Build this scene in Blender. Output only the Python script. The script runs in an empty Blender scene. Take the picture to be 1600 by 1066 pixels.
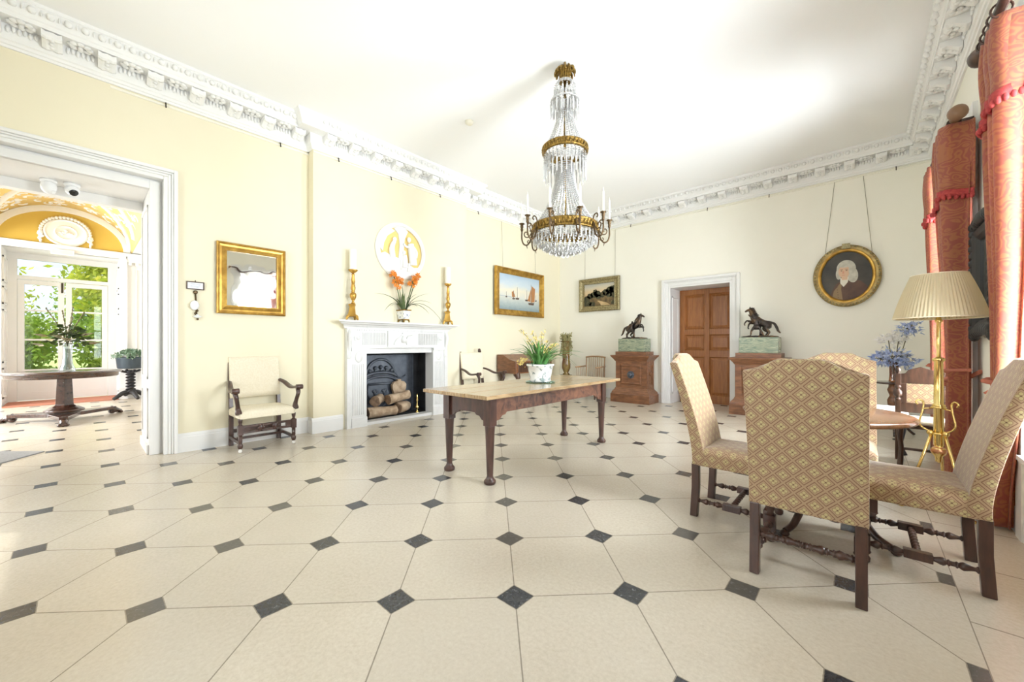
import bpy, math, random
from mathutils import Vector, Matrix
R = math.radians
PI = math.pi
sin, cos = math.sin, math.cos
scene = bpy.context.scene
COL = scene.collection
rnd = random.Random(7)

# ------------------------------------------------------------------ mesh builder
class MB:
    def __init__(s):
        s.v = []; s.f = []; s.m = []; s.s = []; s.cur = 0; s.uv = None
    def add(s, vs, fs, smooth=False):
        b = len(s.v)
        s.v += [tuple(v) for v in vs]
        s.f += [tuple(b + i for i in f) for f in fs]
        s.m += [s.cur] * len(fs); s.s += [smooth] * len(fs)
        return s
    def box(s, x0, x1, y0, y1, z0, z1):
        x0, x1 = min(x0, x1), max(x0, x1); y0, y1 = min(y0, y1), max(y0, y1); z0, z1 = min(z0, z1), max(z0, z1)
        vs = [(x0,y0,z0),(x1,y0,z0),(x1,y1,z0),(x0,y1,z0),(x0,y0,z1),(x1,y0,z1),(x1,y1,z1),(x0,y1,z1)]
        return s.add(vs, [(0,3,2,1),(4,5,6,7),(0,1,5,4),(1,2,6,5),(2,3,7,6),(3,0,4,7)])
    def loft(s, rings, closed=True, cap0=True, cap1=True, smooth=True):
        n = len(rings[0]); vs = [p for r in rings for p in r]; fs = []
        for i in range(len(rings) - 1):
            for j in range(n if closed else n - 1):
                k = (j + 1) % n
                fs.append((i*n+j, i*n+k, (i+1)*n+k, (i+1)*n+j))
        s.add(vs, fs, smooth)
        b = len(s.v) - len(vs)
        if cap0: s.f.append(tuple(b + j for j in reversed(range(n)))); s.m.append(s.cur); s.s.append(False)
        if cap1: s.f.append(tuple(b + (len(rings)-1)*n + j for j in range(n))); s.m.append(s.cur); s.s.append(False)
        return s
    def lathe(s, prof, c=(0,0,0), n=20, axis='z', smooth=True, cap=True):
        rings = []
        for r, z in prof:
            ring = []
            for j in range(n):
                a = 2*PI*j/n
                p = (r*cos(a), r*sin(a), z)
                if axis == 'x': p = (p[2], p[0], p[1])
                elif axis == 'y': p = (p[1], p[2], p[0])
                ring.append((p[0]+c[0], p[1]+c[1], p[2]+c[2]))
            rings.append(ring)
        return s.loft(rings, True, cap, cap, smooth)
    def tube(s, pts, r, n=8, closed=False, smooth=True, squash=None):
        P = [Vector(p) for p in pts]; m = len(P); rings = []; up = None
        for i in range(m):
            a = P[(i-1) % m] if (i > 0 or closed) else P[i]
            b = P[(i+1) % m] if (i < m-1 or closed) else P[i]
            t = (b - a)
            t = t.normalized() if t.length > 1e-9 else Vector((0,0,1))
            if up is None:
                up = Vector((0,0,1)) if abs(t.z) < .9 else Vector((1,0,0))
            u = (up - t * up.dot(t))
            u = u.normalized() if u.length > 1e-6 else t.orthogonal().normalized()
            up = u; w = t.cross(u)
            rr = r[i] if isinstance(r, (list, tuple)) else r
            sx, sy = squash if squash else (1, 1)
            rings.append([P[i] + u*(rr*sx*cos(2*PI*j/n)) + w*(rr*sy*sin(2*PI*j/n)) for j in range(n)])
        if closed: rings.append(rings[0])
        return s.loft(rings, True, not closed, not closed, smooth)
    def prism(s, poly, axis, a, b):
        def P(p, t):
            if axis == 'x': return (t, p[0], p[1])
            if axis == 'y': return (p[0], t, p[1])
            return (p[0], p[1], t)
        n = len(poly); vs = [P(p, a) for p in poly] + [P(p, b) for p in poly]
        fs = [tuple(reversed(range(n))), tuple(range(n, 2*n))]
        fs += [(j, (j+1) % n, n+(j+1) % n, n+j) for j in range(n)]
        return s.add(vs, fs)
    def sphere(s, c, r, n=12, m=8):
        rx, ry, rz = r if isinstance(r, (tuple, list)) else (r, r, r)
        rings = []
        for i in range(m+1):
            t = PI*i/m; q = max(sin(t), .02)
            rings.append([(c[0]+rx*q*cos(2*PI*j/n), c[1]+ry*q*sin(2*PI*j/n), c[2]-rz*cos(t)) for j in range(n)])
        return s.loft(rings)
    def grid(s, fn, nu, nv, smooth=True):
        vs = [fn(i/nu, j/nv) for i in range(nu+1) for j in range(nv+1)]
        fs = [(i*(nv+1)+j, (i+1)*(nv+1)+j, (i+1)*(nv+1)+j+1, i*(nv+1)+j+1) for i in range(nu) for j in range(nv)]
        return s.add(vs, fs, smooth)
    def xf(s, mat, start=0):
        for i in range(start, len(s.v)): s.v[i] = tuple(mat @ Vector(s.v[i]))
        return s
    def build(s, name, mat, parent=None, bevel=0, seg=2, solid=0, sub=0):
        me = bpy.data.meshes.new(name)
        me.from_pydata(s.v, [], s.f)
        for mm in (mat if isinstance(mat, (list, tuple)) else [mat]): me.materials.append(mm)
        me.polygons.foreach_set('material_index', s.m)
        me.polygons.foreach_set('use_smooth', s.s)
        if s.uv:
            ul = me.uv_layers.new(name='cloth')
            for li, lp in enumerate(me.loops): ul.data[li].uv = s.uv[lp.vertex_index]
        me.update()
        o = bpy.data.objects.new(name, me); COL.objects.link(o)
        if parent: o.parent = parent
        if solid:
            md = o.modifiers.new('solid', 'SOLIDIFY'); md.thickness = solid; md.offset = 0
        if bevel:
            md = o.modifiers.new('bevel', 'BEVEL'); md.width = bevel; md.segments = seg; md.limit_method = 'ANGLE'; md.angle_limit = R(40)
        if sub:
            md = o.modifiers.new('sub', 'SUBSURF'); md.levels = sub; md.render_levels = sub
        return o

def thing(name, label, cat, loc=(0,0,0), rz=0, group=None):
    o = bpy.data.objects.new(name, None); COL.objects.link(o)
    o.empty_display_size = .1
    o.location = loc; o.rotation_euler = (0, 0, rz)
    return tag(o, label, cat, group)
def tag(o, label, cat, group=None, kind='thing'):
    o['label'] = label; o['category'] = cat; o['kind'] = kind
    if group: o['group'] = group
    return o
def struct(o, label=None):
    o['kind'] = 'structure'
    if label: o['label'] = label
    return o
def dup(root, loc, rz=None, label=None, group=None):
    r = root.copy(); COL.objects.link(r); r.location = loc
    if rz is not None: r.rotation_euler = (0, 0, rz)
    if label: r['label'] = label
    if group: r['group'] = group
    for ch in list(root.children):
        c = ch.copy(); COL.objects.link(c); c.parent = r
        for g in list(ch.children):
            d = g.copy(); COL.objects.link(d); d.parent = c
    return r
def rrect(w, d, r, n=4):
    out = []
    for cx, cy, a0 in ((w-r, d-r, 0), (-w+r, d-r, 90), (-w+r, -d+r, 180), (w-r, -d+r, 270)):
        for k in range(n+1):
            a = R(a0 + 90*k/n); out.append((cx+r*cos(a), cy+r*sin(a)))
    return out
def smooth01(t):
    t = max(0, min(1, t)); return t*t*(3-2*t)
def spline(pts, k=6):
    P = [Vector(p) for p in pts]; out = []
    for i in range(len(P)-1):
        a = P[max(i-1,0)]; b = P[i]; c = P[i+1]; d = P[min(i+2,len(P)-1)]
        for j in range(k):
            t = j/k
            out.append(.5*((2*b)+(c-a)*t+(2*a-5*b+4*c-d)*t*t+(3*b-a-3*c+d)*t**3))
    out.append(P[-1]); return out
def turned(L, r, kind=0):
    """profile (radius, along) of a turned rail of length L, centred on 0"""
    base = [(0,.62),(.03,.9),(.06,.62),(.075,.95),(.10,1.0),(.13,.55),(.2,.75),(.28,1.1),(.33,1.25),(.38,.95),(.40,.6),(.42,1.0),(.445,1.0),(.46,.7),(.5,.7)]
    if kind == 1: base = [(0,.8),(.05,1),(.1,.7),(.16,.7),(.2,1.1),(.26,1.2),(.32,.8),(.36,.65),(.4,1),(.44,1.0),(.47,.7),(.5,.7)]
    half = [(q*r, (t-.5)*L) for t, q in base]
    return half + [(q, -z) for q, z in reversed(half[:-1])]
def ellring(cx, cz, a, b, y, n=40):
    return [(cx+a*cos(2*PI*j/n), y, cz+b*sin(2*PI*j/n)) for j in range(n)]

# ------------------------------------------------------------------ materials
def newmat(name):
    m = bpy.data.materials.new(name); m.use_nodes = True
    nt = m.node_tree; nt.nodes.clear()
    out = nt.nodes.new('ShaderNodeOutputMaterial'); b = nt.nodes.new('ShaderNodeBsdfPrincipled')
    nt.links.new(b.outputs[0], out.inputs[0])
    return m, nt, b, out
def N(nt, typ, **kw):
    n = nt.nodes.new(typ)
    for k, v in kw.items(): setattr(n, k, v)
    return n
def math_(nt, op, a, b=None, c=None):
    n = nt.nodes.new('ShaderNodeMath'); n.operation = op
    for i, x in enumerate((a, b, c)):
        if x is None: continue
        if isinstance(x, (int, float)): n.inputs[i].default_value = x
        else: nt.links.new(x, n.inputs[i])
    return n.outputs[0]
def mixc(nt, f, a, b):
    n = nt.nodes.new('ShaderNodeMix'); n.data_type = 'RGBA'
    for sock, x in ((n.inputs[0], f), (n.inputs[6], a), (n.inputs[7], b)):
        if isinstance(x, (int, float)): sock.default_value = x
        elif isinstance(x, (tuple, list)): sock.default_value = (*x[:3], 1)
        else: nt.links.new(x, sock)
    return n.outputs[2]
def coords(nt, scale=(1,1,1), which='Object'):
    tc = N(nt, 'ShaderNodeTexCoord'); mp = N(nt, 'ShaderNodeMapping')
    mp.inputs['Scale'].default_value = scale
    nt.links.new(tc.outputs[which], mp.inputs[0]); return mp.outputs[0]
def noise(nt, vec, scale, detail=4, rough=.55, dist=0):
    n = N(nt, 'ShaderNodeTexNoise'); n.inputs['Scale'].default_value = scale; n.inputs['Detail'].default_value = detail
    n.inputs['Roughness'].default_value = rough; n.inputs['Distortion'].default_value = dist
    if vec is not None: nt.links.new(vec, n.inputs['Vector'])
    return n.outputs['Fac']
def ramp(nt, f, stops):
    n = N(nt, 'ShaderNodeValToRGB'); e = n.color_ramp.elements
    while len(e) < len(stops): e.new(.5)
    for i, (p, c) in enumerate(stops):
        e[i].position = p; e[i].color = (*c, 1) if len(c) == 3 else c
    nt.links.new(f, n.inputs[0]); return n.outputs[0]
def bump(nt, b, h, strength=.2, dist=.01):
    n = N(nt, 'ShaderNodeBump'); n.inputs['Strength'].default_value = strength; n.inputs['Distance'].default_value = dist
    nt.links.new(h, n.inputs['Height']); nt.links.new(n.outputs[0], b.inputs['Normal'])
def mat(name, col, rough=.5, metal=0, col2=None, nscale=6, stretch=(1,1,1), bmp=0, bscale=40, spec=.5, coat=0, lo=.35, hi=.65, dist=0, sss=0):
    m, nt, b, out = newmat(name)
    b.inputs['Roughness'].default_value = rough; b.inputs['Metallic'].default_value = metal
    b.inputs['Specular IOR Level'].default_value = spec; b.inputs['Coat Weight'].default_value = coat
    b.inputs['Coat Roughness'].default_value = .15
    b.inputs['Base Color'].default_value = (*col, 1)
    if col2 is not None:
        v = coords(nt, stretch)
        f = noise(nt, v, nscale, dist=dist)
        nt.links.new(ramp(nt, f, [(lo, col), (hi, col2)]), b.inputs['Base Color'])
    if bmp:
        bump(nt, b, noise(nt, coords(nt, stretch), bscale), bmp, .01)
    return m

m_ceil = mat('ceiling_paint', (.90,.90,.90), .9)
m_wall = mat('yellow_wall_paint', (.78,.72,.545), .85, col2=(.79,.73,.56), nscale=2)
m_wall_lit = mat('lit_wall_paint', (.86,.835,.74), .85, col2=(.87,.845,.755), nscale=2)  # same yellow paint, made paler to stand for the stronger light there
m_white = mat('white_gloss_paint', (.76,.755,.745), .4, col2=(.775,.77,.76), nscale=3)
m_plaster = mat('white_plaster', (.83,.825,.815), .7)
m_marble = mat('white_marble', (.69,.685,.675), .35, col2=(.63,.625,.62), nscale=3, lo=.5, hi=.75, dist=2)
m_ochre = mat('ochre_plaster', (.62,.43,.09), .85)
m_ochre2 = mat('yellow_plaster', (.76,.56,.20), .85)
m_gold = mat('gilt', (.64,.39,.09), .33, .85, col2=(.38,.21,.045), nscale=9, bmp=.15, bscale=60)
m_gold2 = mat('old_gilt', (.45,.33,.13), .45, .7, col2=(.26,.18,.07), nscale=14, bmp=.3, bscale=50)
m_dgilt = mat('dark_gilt', (.42,.36,.20), .4, .7, col2=(.2,.16,.08), nscale=40, bmp=.5, bscale=70)
m_brass = mat('polished_brass', (.82,.62,.24), .2, 1)
m_ormolu = mat('ormolu', (.40,.25,.06), .32, .9, col2=(.13,.08,.025), nscale=45, bmp=.6, bscale=90)
m_bronze_arm = mat('dark_brass', (.13,.085,.045), .38, .8)
m_bronze = mat('patinated_bronze', (.055,.045,.04), .32, .75, col2=(.26,.15,.07), nscale=7, lo=.5, hi=.72)
m_iron = mat('cast_iron', (.11,.125,.15), .42, .35, col2=(.07,.08,.10), nscale=8, bmp=.1, bscale=30)
m_soot = mat('sooty_brick', (.028,.028,.032), .9, col2=(.045,.045,.05), nscale=5)
m_black = mat('black_lacquer', (.014,.013,.014), .5)
m_oak = mat('dark_oak', (.045,.022,.014), .38, col2=(.095,.045,.026), nscale=5, stretch=(6,6,1.2), coat=.15)
m_walnut = mat('walnut', (.036,.016,.011), .33, col2=(.075,.032,.022), nscale=5, stretch=(5,5,1), coat=.2)
m_mahog = mat('mahogany', (.035,.016,.012), .2, col2=(.065,.028,.018), nscale=4, stretch=(1.2,6,6), coat=.5)
m_tabletop = mat('worn_table_top', (.26,.165,.08), .2, col2=(.44,.31,.17), nscale=5, stretch=(14,1,4), coat=.25, bmp=.04, bscale=12)
m_apron = mat('burr_apron', (.055,.024,.018), .33, col2=(.20,.088,.05), nscale=9, dist=1.5, coat=.2)
m_doorwood = mat('honey_oak', (.25,.085,.018), .4, col2=(.36,.135,.032), nscale=5, stretch=(8,8,.8), coat=.1)
m_pedwood = mat('pedestal_walnut', (.13,.05,.022), .35, col2=(.25,.105,.045), nscale=5, stretch=(1.4,6,6), coat=.2)
m_round = mat('round_table_top', (.20,.095,.045), .22, col2=(.30,.15,.075), nscale=5, stretch=(8,1,2), coat=.3)
m_greenm = mat('green_marble', (.12,.165,.12), .22, col2=(.38,.40,.27), nscale=5, stretch=(1,1,5), dist=2.5)
m_cream = mat('cream_linen', (.74,.66,.50), .9, col2=(.80,.73,.58), nscale=60, bmp=.1, bscale=200)
m_shade = mat('pleated_silk', (.80,.74,.56), .8)
m_wax = mat('ivory_wax', (.86,.84,.78), .45)
m_sash = mat('sash_paint', (.85,.85,.85), .4)
m_log = mat('log_bark', (.34,.23,.145), .85, col2=(.60,.46,.32), nscale=9, stretch=(1,1,1), bmp=.4, bscale=25)
m_logend = mat('log_end', (.17,.105,.065), .85, col2=(.34,.22,.14), nscale=14)
m_leaf = mat('strap_leaf', (.05,.085,.03), .6, col2=(.13,.17,.055), nscale=8)
m_leaf2 = mat('orchid_leaf', (.05,.20,.045), .38, col2=(.20,.42,.13), nscale=7)
m_orange = mat('orange_petal', (.80,.30,.03), .55, col2=(.66,.18,.015), nscale=30)
m_yellow = mat('yellow_petal', (.85,.62,.10), .55, col2=(.80,.70,.35), nscale=20)
m_blue = mat('blue_petal', (.27,.36,.66), .5, col2=(.60,.68,.85), nscale=16)
m_whitepetal = mat('white_petal', (.85,.83,.80), .6)
m_stem = mat('twig', (.12,.11,.05), .7)
m_china = mat('blue_white_china', (.80,.80,.79), .15, col2=(.33,.36,.45), nscale=22, lo=.56, hi=.62, coat=.5)
m_delft = mat('white_jardiniere', (.82,.82,.79), .2, col2=(.25,.31,.30), nscale=16, lo=.57, hi=.62, coat=.4)
m_soil = mat('soil', (.05,.035,.02), .95)
m_mat = mat('red_coir_mat', (.40,.15,.09), .95, col2=(.47,.19,.12), nscale=80)
m_mat2 = mat('grey_mat', (.24,.24,.25), .95, col2=(.30,.30,.30), nscale=60)
m_cam = mat('white_plastic', (.80,.81,.82), .3)
m_lens = mat('black_lens', (.01,.01,.012), .08)
m_caster = mat('white_caster', (.80,.78,.74), .3)
m_lead = mat('lead_pot', (.05,.07,.09), .4, .3)
m_dry = mat('dried_stems', (.40,.33,.15), .8, col2=(.24,.25,.10), nscale=10)
m_ruby = mat('amber_glaze', (.11,.03,.015), .2, col2=(.26,.19,.06), nscale=9, stretch=(1,1,.4))
m_grass = mat('lawn_grass', (.36,.50,.13), .9, col2=(.52,.62,.24), nscale=1.5)
m_gravel = mat('pale_gravel', (.62,.60,.55), .95)
m_bark = mat('tree_bark', (.09,.065,.045), .9)
m_hook = mat('dark_hook', (.05,.04,.025), .4, .7)
m_wire = mat('picture_wire', (.28,.25,.17), .5, .3)
m_pipe = mat('white_pipe', (.80,.79,.77), .3)
def foliage_mat(name, a, b, c):
    m, nt, p, out = newmat(name)
    n = noise(nt, coords(nt), .9, 3)
    col = ramp(nt, n, [(.3, a), (.52, b), (.7, c)])
    nt.links.new(col, p.inputs['Base Color']); p.inputs['Roughness'].default_value = .55
    tr = N(nt, 'ShaderNodeBsdfTranslucent'); nt.links.new(col, tr.inputs[0])
    mx = N(nt, 'ShaderNodeMixShader'); mx.inputs[0].default_value = .4
    nt.links.new(p.outputs[0], mx.inputs[1]); nt.links.new(tr.outputs[0], mx.inputs[2]); nt.links.new(mx.outputs[0], out.inputs[0])
    return m
m_tree = foliage_mat('lime_foliage', (.30,.40,.03), (.55,.60,.06), (.80,.74,.12))
m_tree2 = foliage_mat('green_foliage', (.16,.28,.03), (.30,.44,.05), (.52,.60,.10))
m_bush = foliage_mat('silver_green_leaf', (.07,.14,.07), (.20,.30,.20), (.62,.70,.66))
def glass_mat(name, tint=(1,1,1), gloss=.08, rough=.0):
    m, nt, p, out = newmat(name); nt.nodes.remove(p)
    t = N(nt, 'ShaderNodeBsdfTransparent'); t.inputs[0].default_value = (*tint, 1)
    g = N(nt, 'ShaderNodeBsdfGlossy'); g.inputs['Roughness'].default_value = rough
    fr = N(nt, 'ShaderNodeLayerWeight'); fr.inputs[0].default_value = .25
    f = math_(nt, 'ADD', math_(nt, 'MULTIPLY', fr.outputs['Fresnel'], .6), gloss)
    mx = N(nt, 'ShaderNodeMixShader'); nt.links.new(f, mx.inputs[0])
    nt.links.new(t.outputs[0], mx.inputs[1]); nt.links.new(g.outputs[0], mx.inputs[2]); nt.links.new(mx.outputs[0], out.inputs[0])
    return m
m_glass = glass_mat('window_glass', (.97,.98,.98), .02)
m_vglass = glass_mat('clear_vase_glass', (.85,.9,.9), .12)
m_teal = glass_mat('green_glass', (.25,.75,.68), .15)
def crystal_mat():
    m, nt, p, out = newmat('cut_crystal')
    p.inputs['Base Color'].default_value = (.92,.92,.92,1); p.inputs['Roughness'].default_value = .05
    p.inputs['Transmission Weight'].default_value = .55; p.inputs['IOR'].default_value = 1.7; p.inputs['Coat Weight'].default_value = .6
    t = N(nt, 'ShaderNodeBsdfTransparent'); mx = N(nt, 'ShaderNodeMixShader'); mx.inputs[0].default_value = .08
    nt.links.new(p.outputs[0], mx.inputs[1]); nt.links.new(t.outputs[0], mx.inputs[2]); nt.links.new(mx.outputs[0], out.inputs[0])
    return m
m_crystal = crystal_mat()
def mirror_mat():
    m, nt, p, out = newmat('old_mirror')
    n = noise(nt, coords(nt), 2.2, 3)
    nt.links.new(ramp(nt, n, [(.35, (.74,.74,.70)), (.7, (.86,.86,.84))]), p.inputs['Base Color'])
    p.inputs['Metallic'].default_value = 1; p.inputs['Roughness'].default_value = .03
    bump(nt, p, noise(nt, coords(nt), 5, 1), .12, .02)
    return m
m_mirror = mirror_mat()

# stone floor: octagonal slabs, dark cabochons on a 45 degree lattice
def floor_mat():
    m, nt, b, out = newmat('stone_floor')
    tc = N(nt, 'ShaderNodeTexCoord'); sx = N(nt, 'ShaderNodeSeparateXYZ'); nt.links.new(tc.outputs['Object'], sx.inputs[0])
    X, Y = sx.outputs[0], sx.outputs[1]
    S = .5596; K = .70711/S
    p = math_(nt, 'SUBTRACT', math_(nt, 'MULTIPLY', math_(nt, 'ADD', X, Y), K), .2)
    q = math_(nt, 'SUBTRACT', math_(nt, 'MULTIPLY', math_(nt, 'SUBTRACT', Y, X), K), .2991)
    def cell(t):
        r = math_(nt, 'ROUND', t); return r, math_(nt, 'ABSOLUTE', math_(nt, 'SUBTRACT', t, r))
    rp, dp = cell(p); rq, dq = cell(q)
    jn = noise(nt, tc.outputs['Object'], 30, 2)
    wob = math_(nt, 'MULTIPLY', math_(nt, 'SUBTRACT', jn, .5), .012)
    d = math_(nt, 'ADD', math_(nt, 'ADD', dp, dq), wob)
    dia = math_(nt, 'LESS_THAN', d, .157)
    near = math_(nt, 'ADD', math_(nt, 'MINIMUM', dp, dq), math_(nt, 'MULTIPLY', wob, .25))
    line = math_(nt, 'LESS_THAN', near, .0052)
    rim = math_(nt, 'LESS_THAN', math_(nt, 'ABSOLUTE', math_(nt, 'SUBTRACT', d, .160)), .006)
    # plain border slabs along the window wall
    bord = math_(nt, 'GREATER_THAN', X, .348)
    ym = math_(nt, 'MULTIPLY', Y, 1.55); yr = math_(nt, 'ABSOLUTE', math_(nt, 'SUBTRACT', ym, math_(nt, 'ROUND', ym)))
    bl = math_(nt, 'MAXIMUM', math_(nt, 'LESS_THAN', yr, .006), math_(nt, 'LESS_THAN', math_(nt, 'ABSOLUTE', math_(nt, 'SUBTRACT', X, .348)), .004))
    inside = math_(nt, 'SUBTRACT', 1, bord)
    dia = math_(nt, 'MULTIPLY', dia, inside)
    notdia = math_(nt, 'SUBTRACT', 1, dia)
    joint = math_(nt, 'MULTIPLY', math_(nt, 'MAXIMUM', math_(nt, 'MULTIPLY', line, notdia), rim), inside)
    joint = math_(nt, 'MAXIMUM', joint, math_(nt, 'MULTIPLY', bl, bord))
    # per slab tone
    cmb = N(nt, 'ShaderNodeCombineXYZ'); nt.links.new(math_(nt, 'FLOOR', p), cmb.inputs[0]); nt.links.new(math_(nt, 'FLOOR', q), cmb.inputs[1])
    wn = N(nt, 'ShaderNodeTexWhiteNoise'); nt.links.new(cmb.outputs[0], wn.inputs[0])
    cm2 = N(nt, 'ShaderNodeCombineXYZ'); nt.links.new(rp, cm2.inputs[0]); nt.links.new(rq, cm2.inputs[1])
    wn2 = N(nt, 'ShaderNodeTexWhiteNoise'); nt.links.new(cm2.outputs[0], wn2.inputs[0])
    big = noise(nt, tc.outputs['Object'], 1.3, 6, .6); fine = noise(nt, tc.outputs['Object'], 55, 4, .7)
    f = math_(nt, 'ADD', math_(nt, 'MULTIPLY', big, .4), math_(nt, 'MULTIPLY', fine, .6))
    stone = ramp(nt, f, [(.3, (.485,.42,.33)), (.5, (.58,.515,.42)), (.7, (.66,.605,.51))])
    stone = mixc(nt, math_(nt, 'MULTIPLY', wn.outputs[0], .35), stone, (.50,.45,.375))
    vein = noise(nt, tc.outputs['Object'], 22, 5, .6, 3)
    slate = ramp(nt, vein, [(.42, (.024,.026,.032)), (.62, (.05,.053,.062)), (.68, (.16,.165,.175))])
    slate = mixc(nt, math_(nt, 'MULTIPLY', math_(nt, 'GREATER_THAN', wn2.outputs[0], .72), .5), slate, (.16,.145,.12))
    col = mixc(nt, dia, stone, slate)
    col = mixc(nt, math_(nt, 'MULTIPLY', joint, .72), col, (.16,.13,.10))
    nt.links.new(col, b.inputs['Base Color'])
    b.inputs['Roughness'].default_value = .26
    b.inputs['Specular IOR Level'].default_value = .55
    h = math_(nt, 'SUBTRACT', math_(nt, 'MULTIPLY', noise(nt, tc.outputs['Object'], 9, 4), .35), joint)
    bump(nt, b, h, .12, .006)
    return m
m_floor = floor_mat()

# needlework lattice fabric, mapped by face direction in the chair's own space
def fabric_mat():
    m, nt, b, out = newmat('lattice_needlework')
    tc = N(nt, 'ShaderNodeTexCoord'); s = N(nt, 'ShaderNodeSeparateXYZ'); nt.links.new(tc.outputs['Object'], s.inputs[0])
    n = N(nt, 'ShaderNodeSeparateXYZ'); nt.links.new(tc.outputs['Normal'], n.inputs[0])
    nx, ny, nz = (math_(nt, 'ABSOLUTE', n.outputs[i]) for i in range(3))
    useY = math_(nt, 'MULTIPLY', math_(nt, 'GREATER_THAN', nx, ny), math_(nt, 'GREATER_THAN', nx, nz))
    useT = math_(nt, 'MULTIPLY', math_(nt, 'GREATER_THAN', nz, ny), math_(nt, 'SUBTRACT', 1, useY))
    def pick(f, a, c): return math_(nt, 'ADD', math_(nt, 'MULTIPLY', f, c), math_(nt, 'MULTIPLY', math_(nt, 'SUBTRACT', 1, f), a))
    a = pick(useY, s.outputs[0], s.outputs[1]); c = pick(useT, s.outputs[2], s.outputs[1])
    u = math_(nt, 'DIVIDE', a, .084); v = math_(nt, 'DIVIDE', c, .084)
    A = math_(nt, 'ADD', u, v); B = math_(nt, 'SUBTRACT', u, v)
    def fr(t): return math_(nt, 'SUBTRACT', t, math_(nt, 'ROUND', t))
    fa, fb = fr(A), fr(B)
    aa, ab = math_(nt, 'ABSOLUTE', fa), math_(nt, 'ABSOLUTE', fb)
    mn = math_(nt, 'MINIMUM', aa, ab)
    band = math_(nt, 'LESS_THAN', math_(nt, 'ABSOLUTE', math_(nt, 'SUBTRACT', mn, .105)), .030)
    mid = math_(nt, 'LESS_THAN', mn, .022)
    ca = math_(nt, 'SUBTRACT', .5, aa); cb = math_(nt, 'SUBTRACT', .5, ab)
    d1 = math_(nt, 'SQRT', math_(nt, 'ADD', math_(nt, 'POWER', math_(nt, 'SUBTRACT', ca, .13), 2), math_(nt, 'POWER', math_(nt, 'SUBTRACT', cb, .13), 2)))
    petal = math_(nt, 'LESS_THAN', d1, .115)
    rimp = math_(nt, 'LESS_THAN', math_(nt, 'ABSOLUTE', math_(nt, 'SUBTRACT', d1, .135)), .022)
    eye = math_(nt, 'LESS_THAN', math_(nt, 'MAXIMUM', ca, cb), .032)
    weave = noise(nt, tc.outputs['Object'], 260, 2)
    col = mixc(nt, weave, (.34,.23,.135), (.43,.30,.185))
    col = mixc(nt, petal, col, (.47,.385,.20))
    col = mixc(nt, math_(nt, 'MULTIPLY', rimp, .6), col, (.21,.13,.07))
    col = mixc(nt, math_(nt, 'MULTIPLY', band, .85), col, (.17,.08,.05))
    col = mixc(nt, math_(nt, 'MULTIPLY', mid, .6), col, (.38,.26,.16))
    col = mixc(nt, eye, col, (.08,.05,.025))
    nt.links.new(col, b.inputs['Base Color']); b.inputs['Roughness'].default_value = .9
    b.inputs['Sheen Weight'].default_value = .6; b.inputs['Sheen Roughness'].default_value = .35
    bump(nt, b, weave, .15, .002)
    return m
m_fabric = fabric_mat()

def damask_mat():
    m, nt, b, out = newmat('terracotta_damask')
    v = coords(nt, (1, 1, 1), 'UV')
    d = noise(nt, v, 3.2, 2, .5, 0)
    w = N(nt, 'ShaderNodeTexVoronoi'); w.inputs['Scale'].default_value = 3.4
    mixv = N(nt, 'ShaderNodeVectorMath', operation='ADD'); nt.links.new(v, mixv.inputs[0])
    nn = N(nt, 'ShaderNodeTexNoise'); nn.inputs['Scale'].default_value = 5; nt.links.new(v, nn.inputs['Vector'])
    nt.links.new(nn.outputs['Color'], mixv.inputs[1]); nt.links.new(mixv.outputs[0], w.inputs['Vector'])
    rings = math_(nt, 'SINE', math_(nt, 'MULTIPLY', w.outputs['Distance'], 30))
    f = math_(nt, 'MULTIPLY', math_(nt, 'ADD', rings, 1), .5)
    col = ramp(nt, f, [(.25, (.37,.095,.065)), (.8, (.46,.17,.075))])
    nt.links.new(col, b.inputs['Base Color']); b.inputs['Roughness'].default_value = .6
    b.inputs['Sheen Weight'].default_value = .2
    tr = N(nt, 'ShaderNodeBsdfTranslucent'); nt.links.new(mixc(nt, .5, col, (.8,.35,.22)), tr.inputs[0])
    mx = N(nt, 'ShaderNodeMixShader'); mx.inputs[0].default_value = .28
    nt.links.new(b.outputs[0], mx.inputs[1]); nt.links.new(tr.outputs[0], mx.inputs[2]); nt.links.new(mx.outputs[0], out.inputs[0])
    return m
m_damask = damask_mat()
m_fringe = mat('crimson_fringe', (.33,.03,.035), .8, col2=(.45,.06,.05), nscale=60)
m_lining = mat('curtain_cord', (.48,.16,.10), .7)
# ================================================================== THE SETTING
XL, XR, YF, YB, ZC = -5.65, .75, -1.4, 8.08, 4.2
XB, BY0, BY1 = -5.5, 2.10, 4.83          # chimney breast
OY0, OY1, OZ = 2.83, 4.17, 1.07          # fire opening
WINS = [(.37, 1.47), (2.72, 3.82), (5.32, 6.32)]
WZ0, WZ1 = .5, 3.2
FILL_WINS = [(-4.5,-3.4), (-1.9,-.8)]  # unseen windows added behind the camera to brighten back wall and ceiling

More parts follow.
